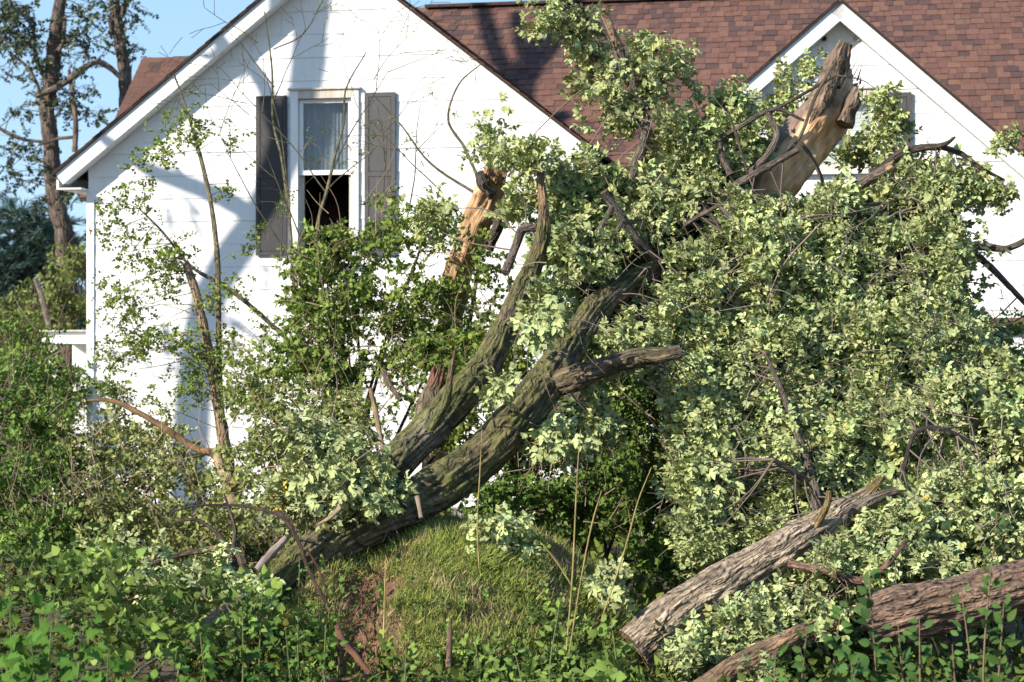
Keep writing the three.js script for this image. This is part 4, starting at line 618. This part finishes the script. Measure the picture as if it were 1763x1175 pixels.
shrub('shrub', 'dark hedge-like brush along the house foundation behind the crown', [1300, 900, 20], SP.shrub, [[1150, 620, 20, 120, 90, 0.6, 200], [1350, 640, 20, 130, 110, 0.6, 260], [1500, 700, 20, 120, 110, 0.6, 220], [1000, 520, 20, 90, 90, 0.5, 160], [1280, 480, 19.5, 130, 80, 0.6, 200], [1450, 470, 19.5, 80, 60, 0.5, 100], [1130, 420, 19.5, 90, 60, 0.5, 120]], { stems: 8, scale: [1, 1.5], hue: [0.9, 0.95, 0.9] });
// ------------------------------------------------------------------ saplings in front of the left gable
function sapling(name, label, stems, blobs, o = {}) {
  const b = stems[0][0][0].clone(), t = thing(name, label, o.category || 'sapling', b), centres = [];
  stems.forEach((k, i) => put(new THREE.Mesh(stem(k, { sides: o.sides || 9, step: 0.04, rough: 0.12, jag: o.jag || 0, color: (w, d, tt) => { const c = (o.cols || [[0.27, 0.20, 0.13]])[i % (o.cols || [1]).length]; const n = 0.85 + 0.4 * noise(w.x * 9, w.y * 9, w.z * 9); return c.map((x) => x * n); } }), bark), o.part || 'stem', t));
  if (blobs.length) { foliage(t, 'leaf_mass', o.kind || SP.small, greenLeaf, clumpSpots(blobs, { droop: 0.1, centres, clump: 0.14, scale: [0.55, 0.95], var: 0.25, floor: false, ...o })); const tw = twigMass(centres, nodesOf(...stems), o.twigCol || [0.22, 0.17, 0.11], 0.005, 1); if (tw) put(new THREE.Mesh(tw, twigMat), 'twig_mass', t, 'stuff'); }
  return t;
}
sapling('sapling', 'thin-leaved sapling with a snapped tan stem before the lit white wall', [K([[405, 985, 9], [403, 900, 10], [395, 820, 12], [388, 780, 12], [378, 715, 10], [365, 640, 9], [356, 590, 8], [345, 540, 8], [332, 490, 8], [320, 455, 6]], 17.8, 18.2), K([[390, 800, 7], [380, 700, 5], [376, 560, 5], [374, 450, 5], [366, 370, 4], [352, 300, 4], [335, 235, 3], [318, 180, 2], [300, 130, 1.5]], 18, 18.6), K([[500, 590, 4], [440, 535, 4], [390, 495, 4], [330, 460, 3], [280, 400, 2], [240, 360, 1.5]], 18, 18.6)], [
  [275, 260, 18.6, 55, 40, 0.3, 60], [340, 200, 18.6, 40, 30, 0.3, 34], [230, 330, 18.5, 60, 40, 0.3, 46], [350, 220, 18.5, 40, 40, 0.3, 30], [380, 250, 18.5, 40, 40, 0.3, 26], [240, 430, 18.3, 70, 60, 0.4, 110], [190, 400, 18.3, 40, 40, 0.3, 50], [220, 520, 18.2, 60, 60, 0.4, 100], [180, 620, 18, 30, 70, 0.3, 60], [260, 600, 18, 60, 60, 0.4, 100], [330, 600, 17.9, 60, 40, 0.3, 90], [330, 680, 17.9, 60, 50, 0.4, 90], [430, 690, 17.7, 60, 50, 0.4, 100], [440, 610, 17.8, 60, 30, 0.3, 70], [360, 530, 18, 30, 30, 0.2, 30], [300, 470, 18.2, 40, 40, 0.3, 40], [420, 480, 18, 30, 60, 0.3, 30], [200, 680, 18, 40, 40, 0.3, 60], [400, 300, 18.5, 30, 60, 0.3, 16]], { cols: [[0.46, 0.33, 0.21], [0.40, 0.33, 0.19], [0.40, 0.31, 0.21]], hue: [1.45, 1.3, 1.1], jag: 0.03 });
{ // bare twigs growing up past the window
  const grow = (x, y, d, ang, len, r, depth, out) => { const n = 5, keys = []; let a = ang, px = x, py = y; for (let i = 0; i <= n; i++) { keys.push([px, py, Math.max(0.7, r * (1 - 0.6 * i / n)), d]); a += R(-0.12, 0.12); px += Math.sin(a) * len / n; py -= Math.cos(a) * len / n; if (depth > 0 && i > 1 && rnd() < 0.6) grow(px, py, d + R(-0.1, 0.1), a + pick([-1, 1]) * R(0.4, 0.9), len * R(0.35, 0.6), r * 0.6, depth - 1, out); } out.push(K(keys.map((q) => [q[0], q[1], q[2] * 0.75, q[3]]))); };
  const shoots = (label, seeds, path, blobs) => { const s = [...path]; for (const [x, y, d, a, l, r, dp] of seeds) grow(x, y, d, a, l, r, dp, s); return sapling('bare_shoot', label, s, blobs, { category: 'bare shrub', sides: 5, cols: [[0.42, 0.38, 0.22], [0.36, 0.30, 0.20], [0.44, 0.41, 0.22]], hue: [1.2, 1.15, 1], scale: [0.35, 0.6], clump: 0.1 }); };
  shoots('bare forked twigs standing before the left shutter of the tall window', [[500, 380, 18.4, -0.15, 260, 2.4, 3], [520, 420, 18.3, -0.3, 200, 2, 3], [490, 430, 18.4, -0.55, 230, 2, 2]], [K([[520, 700, 4, 18.2], [505, 480, 3.4, 18.4], [498, 380, 3, 18.5], [484, 270, 2.6, 18.6], [470, 210, 2.2, 18.7], [468, 120, 1.8, 18.7], [455, 20, 1.2, 18.8]]), K([[470, 85, 1.4, 18.7], [520, 60, 1.2, 18.7], [556, 0, 0.9, 18.7]]), K([[472, 150, 1.4, 18.7], [440, 110, 1.2, 18.7], [415, 75, 0.9, 18.7]])], [[500, 330, 18.4, 40, 60, 0.2, 14], [470, 380, 18.4, 30, 40, 0.2, 10], [556, 10, 18.7, 14, 8, 0.1, 3]]);
  shoots('bare forked twigs standing before the glass of the tall window', [[575, 290, 18.3, 0.35, 190, 2, 3], [560, 330, 18.3, -0.6, 170, 2, 3], [560, 330, 18.3, 0.8, 150, 1.8, 2]], [K([[560, 700, 4, 18], [545, 400, 3.4, 18.2], [565, 320, 3, 18.3], [576, 270, 2.4, 18.3], [592, 210, 2, 18.4], [595, 155, 1.6, 18.4], [630, 90, 1, 18.4]])], [[610, 260, 18.3, 50, 50, 0.2, 12], [560, 240, 18.3, 30, 40, 0.2, 8]]);
  shoots('bare forked twigs between the right shutter and the splintered stub', [[690, 420, 18.2, -0.25, 240, 2, 3], [700, 380, 18.2, 0.15, 200, 2, 3], [760, 330, 18, -0.8, 170, 1.8, 2], [650, 400, 18.2, 0.1, 170, 1.8, 3]], [K([[800, 620, 4, 17.4], [830, 345, 3, 17.8], [800, 255, 3, 18], [772, 208, 2.4, 18], [790, 145, 1.6, 18], [828, 110, 1, 18]]), K([[838, 345, 3, 17.8], [740, 280, 2.2, 18], [690, 215, 1.6, 18.1], [640, 160, 1, 18.2]])], [[700, 260, 18.1, 50, 60, 0.2, 10], [760, 200, 18, 40, 40, 0.2, 6], [655, 200, 18.2, 30, 40, 0.2, 9]]);
}
// ------------------------------------------------------------------ sticks, roots and broken branches
function stick(name, label, cat, keys, c, o = {}) { const m = new THREE.Mesh(stem(keys.map(([q, r]) => [q, r * 0.72]), { sides: 12, step: 0.03, rough: 0.14, color: (w) => { const n = 0.8 + 0.5 * noise(w.x * 11, w.y * 11, w.z * 11); return c.map((x) => x * n); }, ...o }), o.mat || bark); put(m, name); return tag(m, label, cat); }
stick('broken_branch', 'orange-brown broken branch lying across the low brush at the house corner', 'broken branch', K([[150, 690, 3, 17], [190, 690, 5, 17], [240, 712, 7, 17], [290, 742, 8, 17], [335, 772, 8, 17], [372, 782, 10, 17]]), [0.36, 0.22, 0.11], { mat: wood });
stick('broken_branch', 'pale peeled stub with a round knob at the foot of the snapped sapling', 'broken branch', K([[372, 770, 10, 16.6], [380, 800, 14, 16.6], [392, 830, 17, 16.5], [402, 860, 15, 16.5], [410, 900, 12, 16.5]]), [0.48, 0.36, 0.24], { mat: wood });
stick('broken_branch', 'cut tan knob beside the peeled stub', 'broken branch', K([[388, 845, 8, 16.45], [402, 834, 10, 16.4], [417, 822, 10, 16.4]]), [0.46, 0.33, 0.19], { mat: wood });
stick('dead_branch', 'dead horizontal branch in the brush left of the mound', 'dead branch', K([[215, 992, 4, 13.6], [285, 962, 6, 13.6], [340, 950, 7, 13.6], [402, 946, 8, 13.5], [420, 985, 6, 13.4], [432, 1010, 4, 13.3]]), [0.30, 0.22, 0.14]);
stick('dead_branch', 'upright grey fork above the dead horizontal branch', 'dead branch', K([[402, 946, 6, 13.5], [404, 910, 5, 13.5], [395, 880, 4, 13.5], [385, 850, 2, 13.5]]), [0.30, 0.24, 0.17]);
stick('dead_branch', 'short slanting dead twig in the fork left of the mound', 'dead branch', K([[398, 946, 5, 13.5], [370, 915, 5, 13.5], [335, 895, 4, 13.5], [300, 900, 3, 13.5]]), [0.30, 0.22, 0.15]);
stick('root', 'thin dark root arching over into the left face of the mound', 'root', K([[285, 885, 2, 12.9], [335, 872, 2.4, 12.9], [392, 870, 2.8, 12.9], [440, 876, 3.2, 12.8], [485, 892, 4, 12.7], [512, 930, 4.5, 12.6], [530, 980, 4.5, 12.5], [548, 1015, 4.5, 12.4], [566, 1045, 4, 12.35]]), [0.20, 0.11, 0.07]);
stick('root', 'short pale root stub lying above the arching root', 'root', K([[470, 882, 5, 12.9], [488, 888, 6, 12.9], [505, 902, 5, 12.9]]), [0.36, 0.26, 0.18]);
stick('root', 'reddish torn root running down the bare soil of the mound', 'root', K([[580, 1078, 8, 11.9], [590, 1105, 9, 11.85], [612, 1130, 8, 11.8], [636, 1160, 6, 11.75]]), [0.26, 0.12, 0.07], { mat: wood, jag: 0.03 });
stick('root', 'pale root lying level at the bottom of the bare soil', 'root', K([[575, 1172, 5, 11.6], [605, 1168, 6, 11.6], [638, 1160, 5, 11.65]]), [0.42, 0.26, 0.15], { mat: wood });
stick('root', 'broken slanting root at the bottom edge left of the bare soil', 'root', K([[548, 1148, 8, 11.6], [562, 1165, 9, 11.6], [585, 1185, 8, 11.6]]), [0.36, 0.2, 0.13], { mat: wood });
stick('root', 'thin straight root hanging beside the reddish torn root', 'root', K([[582, 1070, 3, 11.95], [582, 1115, 3, 11.85], [586, 1165, 3, 11.75]]), [0.24, 0.11, 0.07]);
stick('root', 'slender red root parallel to the end of the arching root', 'root', K([[528, 945, 2.5, 12.6], [550, 985, 2.5, 12.5], [566, 1030, 2.5, 12.4]]), [0.27, 0.12, 0.07]);
stick('wood_splinter', 'upright brown wood splinter standing in the weeds right of the bare soil', 'splinter', K([[772, 1150, 7, 11.7], [774, 1105, 7, 11.75], [776, 1065, 3, 11.8]]), [0.30, 0.20, 0.13], { mat: wood });
stick('dead_branch', 'pale grey stick slanting at the bottom edge of the left weeds', 'dead branch', K([[215, 1180, 4, 10.8], [245, 1150, 4, 10.8], [272, 1130, 3.5, 10.9], [268, 1110, 3, 10.9], [262, 1095, 2, 10.9]]), [0.36, 0.31, 0.26]);
stick('bark_slab', 'pale grey bark slab lying above the lower end of the fallen trunk', 'bark slab', K([[442, 982, 9, 12.75], [465, 955, 11, 12.8], [490, 930, 8, 12.85]]), [0.42, 0.36, 0.32], { jag: 0.05, mat: wood });
stick('bark_slab', 'striped split bark slab among the weeds at the trunk foot', 'bark slab', K([[328, 1112, 12, 11.9], [352, 1080, 15, 12], [380, 1052, 14, 12.1], [410, 1035, 8, 12.2]]), [0.30, 0.22, 0.15], { jag: 0.06, mat: wood });
stick('dead_branch', 'pale peeled stick upright in the brush left of the second stem', 'dead branch', K([[662, 790, 6, 14.2], [652, 740, 6, 14.3], [645, 700, 6, 14.4], [637, 668, 5, 14.4]]), [0.46, 0.34, 0.22], { mat: wood });
stick('dead_branch', 'grey-brown branch leaning in the dark green shrub', 'dead branch', K([[660, 640, 7, 16.2], [672, 665, 7, 16.1], [690, 690, 5, 16]]), [0.27, 0.19, 0.14]);
stick('dead_branch', 'small pale twig with a bright broken end at the left foot of the trunk', 'dead branch', K([[545, 905, 3, 13], [570, 890, 5, 12.95], [588, 872, 7, 12.9]]), [0.5, 0.42, 0.28], { mat: wood });
// ------------------------------------------------------------------ grass and weeds on the mound
{
  const bladeG = (c) => { const gs = []; for (let i = 0; i < 9; i++) { const g = blade(NEEDLE, R(0.03, 0.085), 0.2, R(0.2, 1.2), jitter(c, 0.3)); turn(g, R(0.1, 0.7), 0, 0); turn(g, 0, R(0, 6.28), 0, R(-0.05, 0.05), 0, R(-0.05, 0.05)); gs.push(g); } return mergeGeometries(gs); };
  const spots = [], dry = [];
  for (let i = 0; i < 26000; i++) { const x = MX + R(-1.7, 2.0), z = MZ + R(-1.4, 2.4); if (rnd() < scarp(x, z) * 1.1) continue; const s = soilAt(x, z); const d = Math.hypot(x - MX, z - MZ); const n = V(noise(x * 2, z * 2) * 0.6, 1, 0.5 + gauss() * 0.3).normalize(); (s + gauss() * 0.4 > 0.2 ? dry : spots).push({ p: V(x, topAt(x, z) - 0.01, z), q: new THREE.Quaternion().setFromUnitVectors(up, n).multiply(new THREE.Quaternion().setFromAxisAngle(up, R(0, 6.28))), s: R(0.6, 1.25) * (d > 1.6 ? 0.9 : 1), c: new THREE.Color().setScalar(R(0.75, 1.25)) }); }
  const t = thing('grass', 'short green and dry grass on the mound', 'grass', V(MX, 0, MZ)); t.userData.kind = 'stuff'; delete t.userData.category;
  foliage(t, 'green_blades', [bladeG([0.29, 0.36, 0.07]), bladeG([0.35, 0.37, 0.10])], greenLeaf, spots);
  foliage(t, 'dry_blades', [bladeG([0.44, 0.37, 0.20]), bladeG([0.34, 0.31, 0.14]), bladeG([0.27, 0.19, 0.11])], greenLeaf, dry);
  const lit = []; for (let i = 0; i < 420; i++) { const x = MX + R(-1.5, 1.7), z = MZ + R(-0.9, 2.2); lit.push({ p: V(x, topAt(x, z) + 0.02, z), q: new THREE.Quaternion().setFromEuler(new THREE.Euler(-1.2 + gauss() * 0.5, R(0, 6.28), gauss() * 0.4)), s: R(0.5, 1.1), c: new THREE.Color(1, 1, 1).multiplyScalar(R(0.6, 1.3)) }); }
  foliage(t, 'leaf_litter', [blade(LOBED, 0.06, 0.5, 0.5, [0.26, 0.17, 0.09]), blade(OVAL, 0.05, 0.6, 0.6, [0.34, 0.26, 0.13]), blade(TOOTH, 0.05, 0.4, 0.3, [0.30, 0.33, 0.14])], greenLeaf, lit);
  const rootlets = []; for (let i = 0; i < 70; i++) { const w0 = P(632 + gauss() * 34, 1040, 12.7), x = w0.x, z = w0.z + R(-0.5, 0.9), y = topAt(x, z); rootlets.push(thinTube(V(x, y + 0.05, z), V(x + R(-0.12, 0.12), y - R(0.0, 0.16), z + R(0.05, 0.22)), R(0.002, 0.006), 0.001, jitter([0.26, 0.13, 0.08], 0.35), 0.2)); }
  put(new THREE.Mesh(mergeGeometries(rootlets), twigMat), 'rootlets', t, 'stuff');
  // low weeds over the ground and the foot of the mound
  const w = thing('weeds', 'low weeds covering the ground', 'weeds', V(0, 0, -12)); w.userData.kind = 'stuff'; delete w.userData.category;
  const ws = [];
  const scatter = (n, f, kind) => { for (let i = 0; i < n; i++) { const s = f(); if (s) ws.push(s); } };
  scatter(5200, () => { const z = R(-25, -10.5), x = R(-0.34, 0.34) * -z, dm = Math.hypot((x - MX) / 1.5, (z - MZ - 0.2) / 1.6); if (dm < 1 && rnd() < 0.97) return null; const k = R(0.55, 1.1); return { p: V(x, topAt(x, z) + R(0, 0.12), z), q: hang(-1.2), s: R(0.7, 1.3), c: new THREE.Color(k * 0.95, k * 0.9, k * 0.85) }; });
  // weeds by picture area on the front of the mound
  for (const [x0, x1, y0, y1, n, k0, s0] of [[760, 1060, 1085, 1175, 300, 1, 0.75], [880, 1040, 1000, 1090, 70, 1.1, 0.6], [560, 700, 960, 1080, 26, 0.9, 0.6], [700, 900, 980, 1080, 30, 0.9, 0.45], [400, 570, 1040, 1175, 400, 0.8, 0.8], [330, 520, 1060, 1175, 380, 0.8, 0.9], [860, 1000, 920, 990, 30, 0.9, 0.5], [960, 1090, 1060, 1175, 200, 0.8, 0.9]])
    for (let i = 0; i < n; i++) { const d = 13.4 - (R(y0, y1) - 900) / 275 * 1.9, x = R(x0, x1), w0 = P(x, 900, d), y = topAt(w0.x, w0.z); const k = k0 * R(0.85, 1.35); ws.push({ p: V(w0.x, y + R(0, 0.1), w0.z), q: hang(-1.0), s: s0 * R(0.7, 1.2), c: new THREE.Color(k, k, k) }); }
  ws.forEach((q) => { const px = CX + FPX * q.p.x / -q.p.z; if (px < 520) { const k = 0.72 + 0.35 * noise(q.p.x * 1.5, q.p.z * 1.5, 2); q.c.multiplyScalar(k); q.c.r *= R(1, 1.35); q.s *= R(0.6, 1); } });
  const zone = (q) => noise(q.p.x * 0.9, q.p.z * 0.9, 4) + 0.35 * gauss();
  // brush between the broad-leaved clump and the mound
  for (const [x0, x1, y0, y1, n] of [[0, 200, 960, 1050, 70], [180, 400, 1050, 1150, 110], [260, 480, 1020, 1070, 24]]) for (let i = 0; i < n; i++) { const d = R(10.2, 13), p = P(R(x0, x1), R(y0, y1), d); p.y = Math.max(p.y, topAt(p.x, p.z) + 0.05); const k = R(0.7, 1.2); ws.push({ p, q: hang(-0.3), s: R(0.7, 1.3), c: new THREE.Color(k, k, k) }); }
  foliage(w, 'weed_mass', SP.weed, greenLeaf, ws.filter((q) => { q.k = zone(q); return q.k > 0.12; }));
  foliage(w, 'weed_mass', SP.shrub, greenLeaf, ws.filter((q) => q.k <= 0.12 && q.k > -0.2).map((q) => { q.c.multiplyScalar(0.8); q.s *= 1.1; return q; }));
  foliage(w, 'weed_mass', SP.bushy, greenLeaf, ws.filter((q) => q.k <= -0.2).map((q) => { q.c.multiplyScalar(0.85); return q; }));
}
// ------------------------------------------------------------------ plants close to the viewer, leaf by leaf
function leafTurn(a, el) { const d = V(Math.sin(a) * Math.cos(el), Math.sin(el), Math.cos(a) * Math.cos(el)), z = FACE.clone().add(V(0, 0.25, 0)).add(V(gauss(), gauss(), gauss()).multiplyScalar(0.85)); z.addScaledVector(d, -z.dot(d)); if (z.lengthSq() < 0.02) z.set(d.y, -d.x, 0); z.normalize(); return new THREE.Quaternion().setFromRotationMatrix(new THREE.Matrix4().makeBasis(d.clone().cross(z), d, z)); }
function leafyPlant(name, label, cat, base, top, shape, size, nLeaf, c, o = {}) {
  const t = thing(name, label, cat, base.clone()), d = top.clone().sub(base), m = base.clone().lerp(top, 0.5).add(V(R(-0.06, 0.06), 0, R(-0.06, 0.06)));
  put(new THREE.Mesh(stem([[base, 0.007], [m, 0.006], [top, 0.0025]], { sides: 6, step: 0.05, rough: 0.05, color: twigCol(o.sc || [0.17, 0.11, 0.06]) }), twigMat), 'stem', t);
  const gs = []; for (let i = 0; i < 4; i++) gs.push(blade(shape, size * R(0.85, 1.1), R(0.1, 0.4), R(0.1, 0.5), jitter(c, 0.12)));
  for (let i = 0; i < nLeaf; i++) { const f = (o.from ?? 0.25) + (1 - (o.from ?? 0.25)) * (i + rnd() * 0.6) / nLeaf; const p = base.clone().multiplyScalar((1 - f) ** 2).addScaledVector(m, 2 * f * (1 - f)).addScaledVector(top, f * f); const l = new THREE.Mesh(pick(gs), greenLeaf), a = R(0, 6.283), el = R(o.el?.[0] ?? 0.2, o.el?.[1] ?? 0.9); l.position.copy(p.lerp(base.clone().lerp(top, f), 0.5)); l.quaternion.copy(leafTurn(a, el)); l.scale.setScalar((1.05 - 0.45 * f) * R(0.8, 1.15)); if (o.spread) l.position.add(V(Math.sin(a), 0.0, Math.cos(a)).multiplyScalar(R(0, o.spread))); put(l, 'leaf', t); }
  void d; return t;
}
const ground = (px, d) => { const p = P(px, 1200, d); p.y = topAt(p.x, p.z); return p; };
for (const [x, y, d, lean, lab] of [[20, 1010, 9.4, 0, 'broad-leaved plant at the left edge of the photo, tallest in its clump'], [95, 1015, 9.2, 0.1, 'broad-leaved plant with pointed lobed leaves second from the left edge'], [150, 1060, 9.0, 0, 'broad-leaved plant with pointed lobed leaves at the right of its clump'], [60, 1090, 8.7, -0.1, 'broad-leaved plant low in front of the lobed-leaf clump'], [190, 1120, 8.8, 0, 'small broad-leaved plant on the right foot of the lobed-leaf clump'], [-10, 1110, 8.6, 0, 'broad-leaved plant in the bottom left corner, cut by the frame']])
  leafyPlant('broad_leaf_plant', lab, 'plant', ground(x, d), P(x + lean * 30, y, d).add(V(0, 0, 0.05)), MAPLE, 0.125, 44, [0.075, 0.165, 0.022], { from: 0.3, el: [-0.2, 0.6], spread: 0.14, sc: [0.10, 0.14, 0.04] });
const rightShoots = [[1345, 1120, 9.2], [1400, 1085, 9.4], [1440, 1040, 9.6], [1500, 985, 9.8], [1545, 1075, 9.3], [1590, 1065, 9.5], [1655, 1015, 9.8], [1700, 880, 10.2], [1745, 1040, 9.4], [1620, 1110, 9.0], [1480, 1110, 9.0]];
const shootWords = ['leafy upright shoot furthest left in the front row', 'short leafy upright shoot second from the left in the front row', 'leafy upright shoot before the half buried log', 'tall leafy shoot at the cut end of the thick brown log', 'leafy shoot in front of the left half of the thick brown log', 'leafy shoot before the middle of the thick brown log', 'leafy shoot rising over the middle of the thick brown log', 'tallest leafy shoot with a long bare reddish stem at the right', 'leafy shoot in the bottom right corner', 'low leafy shoot under the thick brown log', 'low leafy shoot below the tall shoot at the log end'];
rightShoots.forEach(([x, y, d], i) => leafyPlant('leafy_shoot', shootWords[i], 'shoot', ground(x + R(-8, 8), d), P(x + R(-22, 22), y, d + R(-0.1, 0.1)), pick([POINTED, OVAL]), R(0.085, 0.13), i === 7 ? 44 : 40, jitter([0.075, 0.145, 0.035], 0.2), { from: 0.15, el: [-0.1, 1.2], spread: 0.03 }));
for (const [x, y, d, lab] of [[400, 1040, 10.2, 'leafy weed standing before the trunk foot left of the mound'], [455, 1010, 10.6, 'leafy weed in front of the left shoulder of the mound'], [520, 960, 11.2, 'leafy weed against the dark trunk end above the mound edge'], [575, 1040, 10.6, 'leafy weed right beside the bare soil of the mound'], [360, 1090, 9.8, 'leafy weed near the pale grey stick at the bottom'], [500, 1080, 10.2, 'leafy weed at the bottom between trunk foot and bare soil'], [300, 1120, 9.6, 'leafy weed at the bottom right of the broad-leaved clump'], [830, 1095, 10.4, 'bright leafy weed before the splinter on the mound foot'], [900, 1105, 10.3, 'bright leafy weed low before the middle of the mound'], [720, 1110, 10.4, 'bright leafy weed at the foot of the bare soil right side'], [1040, 1060, 10.6, 'leafy weed at the lower end of the pale log'], [960, 1040, 11, 'leafy weed among the tall yellow stalks']])
  leafyPlant('leafy_weed', lab, 'weed', ground(x, d), P(x + R(-22, 22), y, d + R(-0.1, 0.1)), pick([TOOTH, POINTED, MAPLE]), R(0.06, 0.095), 44, x > 650 ? [0.165, 0.25, 0.055] : jitter([0.09, 0.18, 0.032], 0.25), { from: 0.15, el: [-0.3, 0.9], spread: 0.1, sc: [0.13, 0.15, 0.05] });
for (const [keys, lab] of [
  [[[975, 1120, 2, 11.6], [985, 1000, 2, 11.7], [990, 900, 2, 11.8], [995, 800, 1.4, 11.8], [1000, 740, 1, 11.8]], 'tall thin yellow stalk furthest left of the group right of the mound'],
  [[[980, 1125, 2, 11.4], [1000, 1000, 2, 11.5], [1020, 900, 2, 11.6], [1036, 845, 1.4, 11.6]], 'thin yellow stalk with a few lobed leaves at its tip'],
  [[[1035, 1070, 2, 11.8], [1075, 950, 2, 11.8], [1100, 860, 1.6, 11.8], [1122, 805, 1, 11.8]], 'thin yellow stalk leaning right with its tip by the crown'],
  [[[825, 980, 2, 12.6], [822, 900, 2, 12.6], [826, 820, 1.6, 12.6], [830, 740, 1, 12.6]], 'single thin yellow stalk crossing the main trunk above the mound'],
  [[[660, 1100, 1.8, 11.8], [662, 1030, 1.8, 12], [664, 960, 1.2, 12.1]], 'short thin stalk standing in the middle of the mound'],
  [[[985, 1010, 2, 12], [960, 970, 2, 12], [932, 935, 1.5, 12]], 'short yellow stalk leaning left from the tall stalk group']]) stick('dry_stalk', lab, 'stalk', K(keys), [0.34, 0.26, 0.09], { sides: 5, mat: twigMat });
// ------------------------------------------------------------------ trees outside the frame, between the house and the sun
{
  const S = V(-1.13, 0.8, 0.80), on = (px, py, w, t) => { const [u, v] = H(px, py, w); return toWorld(u, v, w).addScaledVector(S, t); };
  const kk = (l, t) => l.map(([x, y, r]) => [on(x, y, 0.02, t), r]);
  const trunk = [[on(318, 900, 0.02, 6).setY(-0.1), 0.24], ...kk([[340, 590, 0.16], [374, 480, 0.15], [440, 375, 0.15], [492, 270, 0.17], [522, 160, 0.17], [533, 40, 0.17], [540, -60, 0.2], [545, -140, 0.12]], 6)];
  const limbs = [kk([[438, 372, 0.13], [380, 340, 0.12], [310, 312, 0.11], [250, 288, 0.09], [200, 250, 0.05]], 6), kk([[495, 265, 0.14], [470, 190, 0.10], [445, 135, 0.10], [415, 95, 0.09], [395, 70, 0.05]], 6), kk([[425, 110, 0.05], [405, 128, 0.05], [390, 126, 0.03]], 6)];
  const t = thing('bare_tree', 'bare broken tree left of the house out of the frame', 'tree', trunk[0][0].clone());
  put(new THREE.Mesh(stem(trunk, { sides: 16, step: 0.08, color: farBark, jag: 0.2 }), bark), 'trunk', t);
  limbs.forEach((k) => put(new THREE.Mesh(stem(k, { sides: 8, step: 0.08, color: farBark, jag: 0.05 }), bark), 'limb', t));
  const cen = []; foliage(t, 'crown', SP.far, deepLeaf, [[350, 470, 20, 40, 4], [300, 340, 30, 20, 5], [430, 560, 40, 60, 7], [300, 580, 30, 60, 6]].flatMap(([x, y, rx, ry, n]) => { const out = []; for (let i = 0; i < n; i++) { const a = on(x + gauss() * rx, y + gauss() * ry, 0.02, 6 + R(-0.5, 0.5)); out.push({ p: a, q: hang(0.3), s: R(0.7, 1.1), c: new THREE.Color(1, 1, 1) }); } return out; })); void cen;
  // its upper limbs, whose shadows fall on the main roof
  const onRoof = (px, py, t) => on(px, py, -4.6 + (py / 260) * 3.4, t), rr = (l, t) => l.map(([x, y, r]) => [onRoof(x, y, t), r]), top = on(538, -40, 0.02, 6);
  for (const k of [[[top, 0.18], ...rr([[850, 115, 0.2], [885, 65, 0.22], [930, 10, 0.22], [980, -60, 0.2]], 8)], [[top, 0.12], ...rr([[842, 112, 0.13], [815, 60, 0.11], [800, 10, 0.11], [790, -60, 0.08]], 8)], rr([[872, 88, 0.1], [858, 40, 0.09], [852, -10, 0.08]], 8)]) put(new THREE.Mesh(stem(k, { sides: 8, step: 0.1, color: farBark }), bark), 'limb', t);
}
renderer.render(scene, camera);
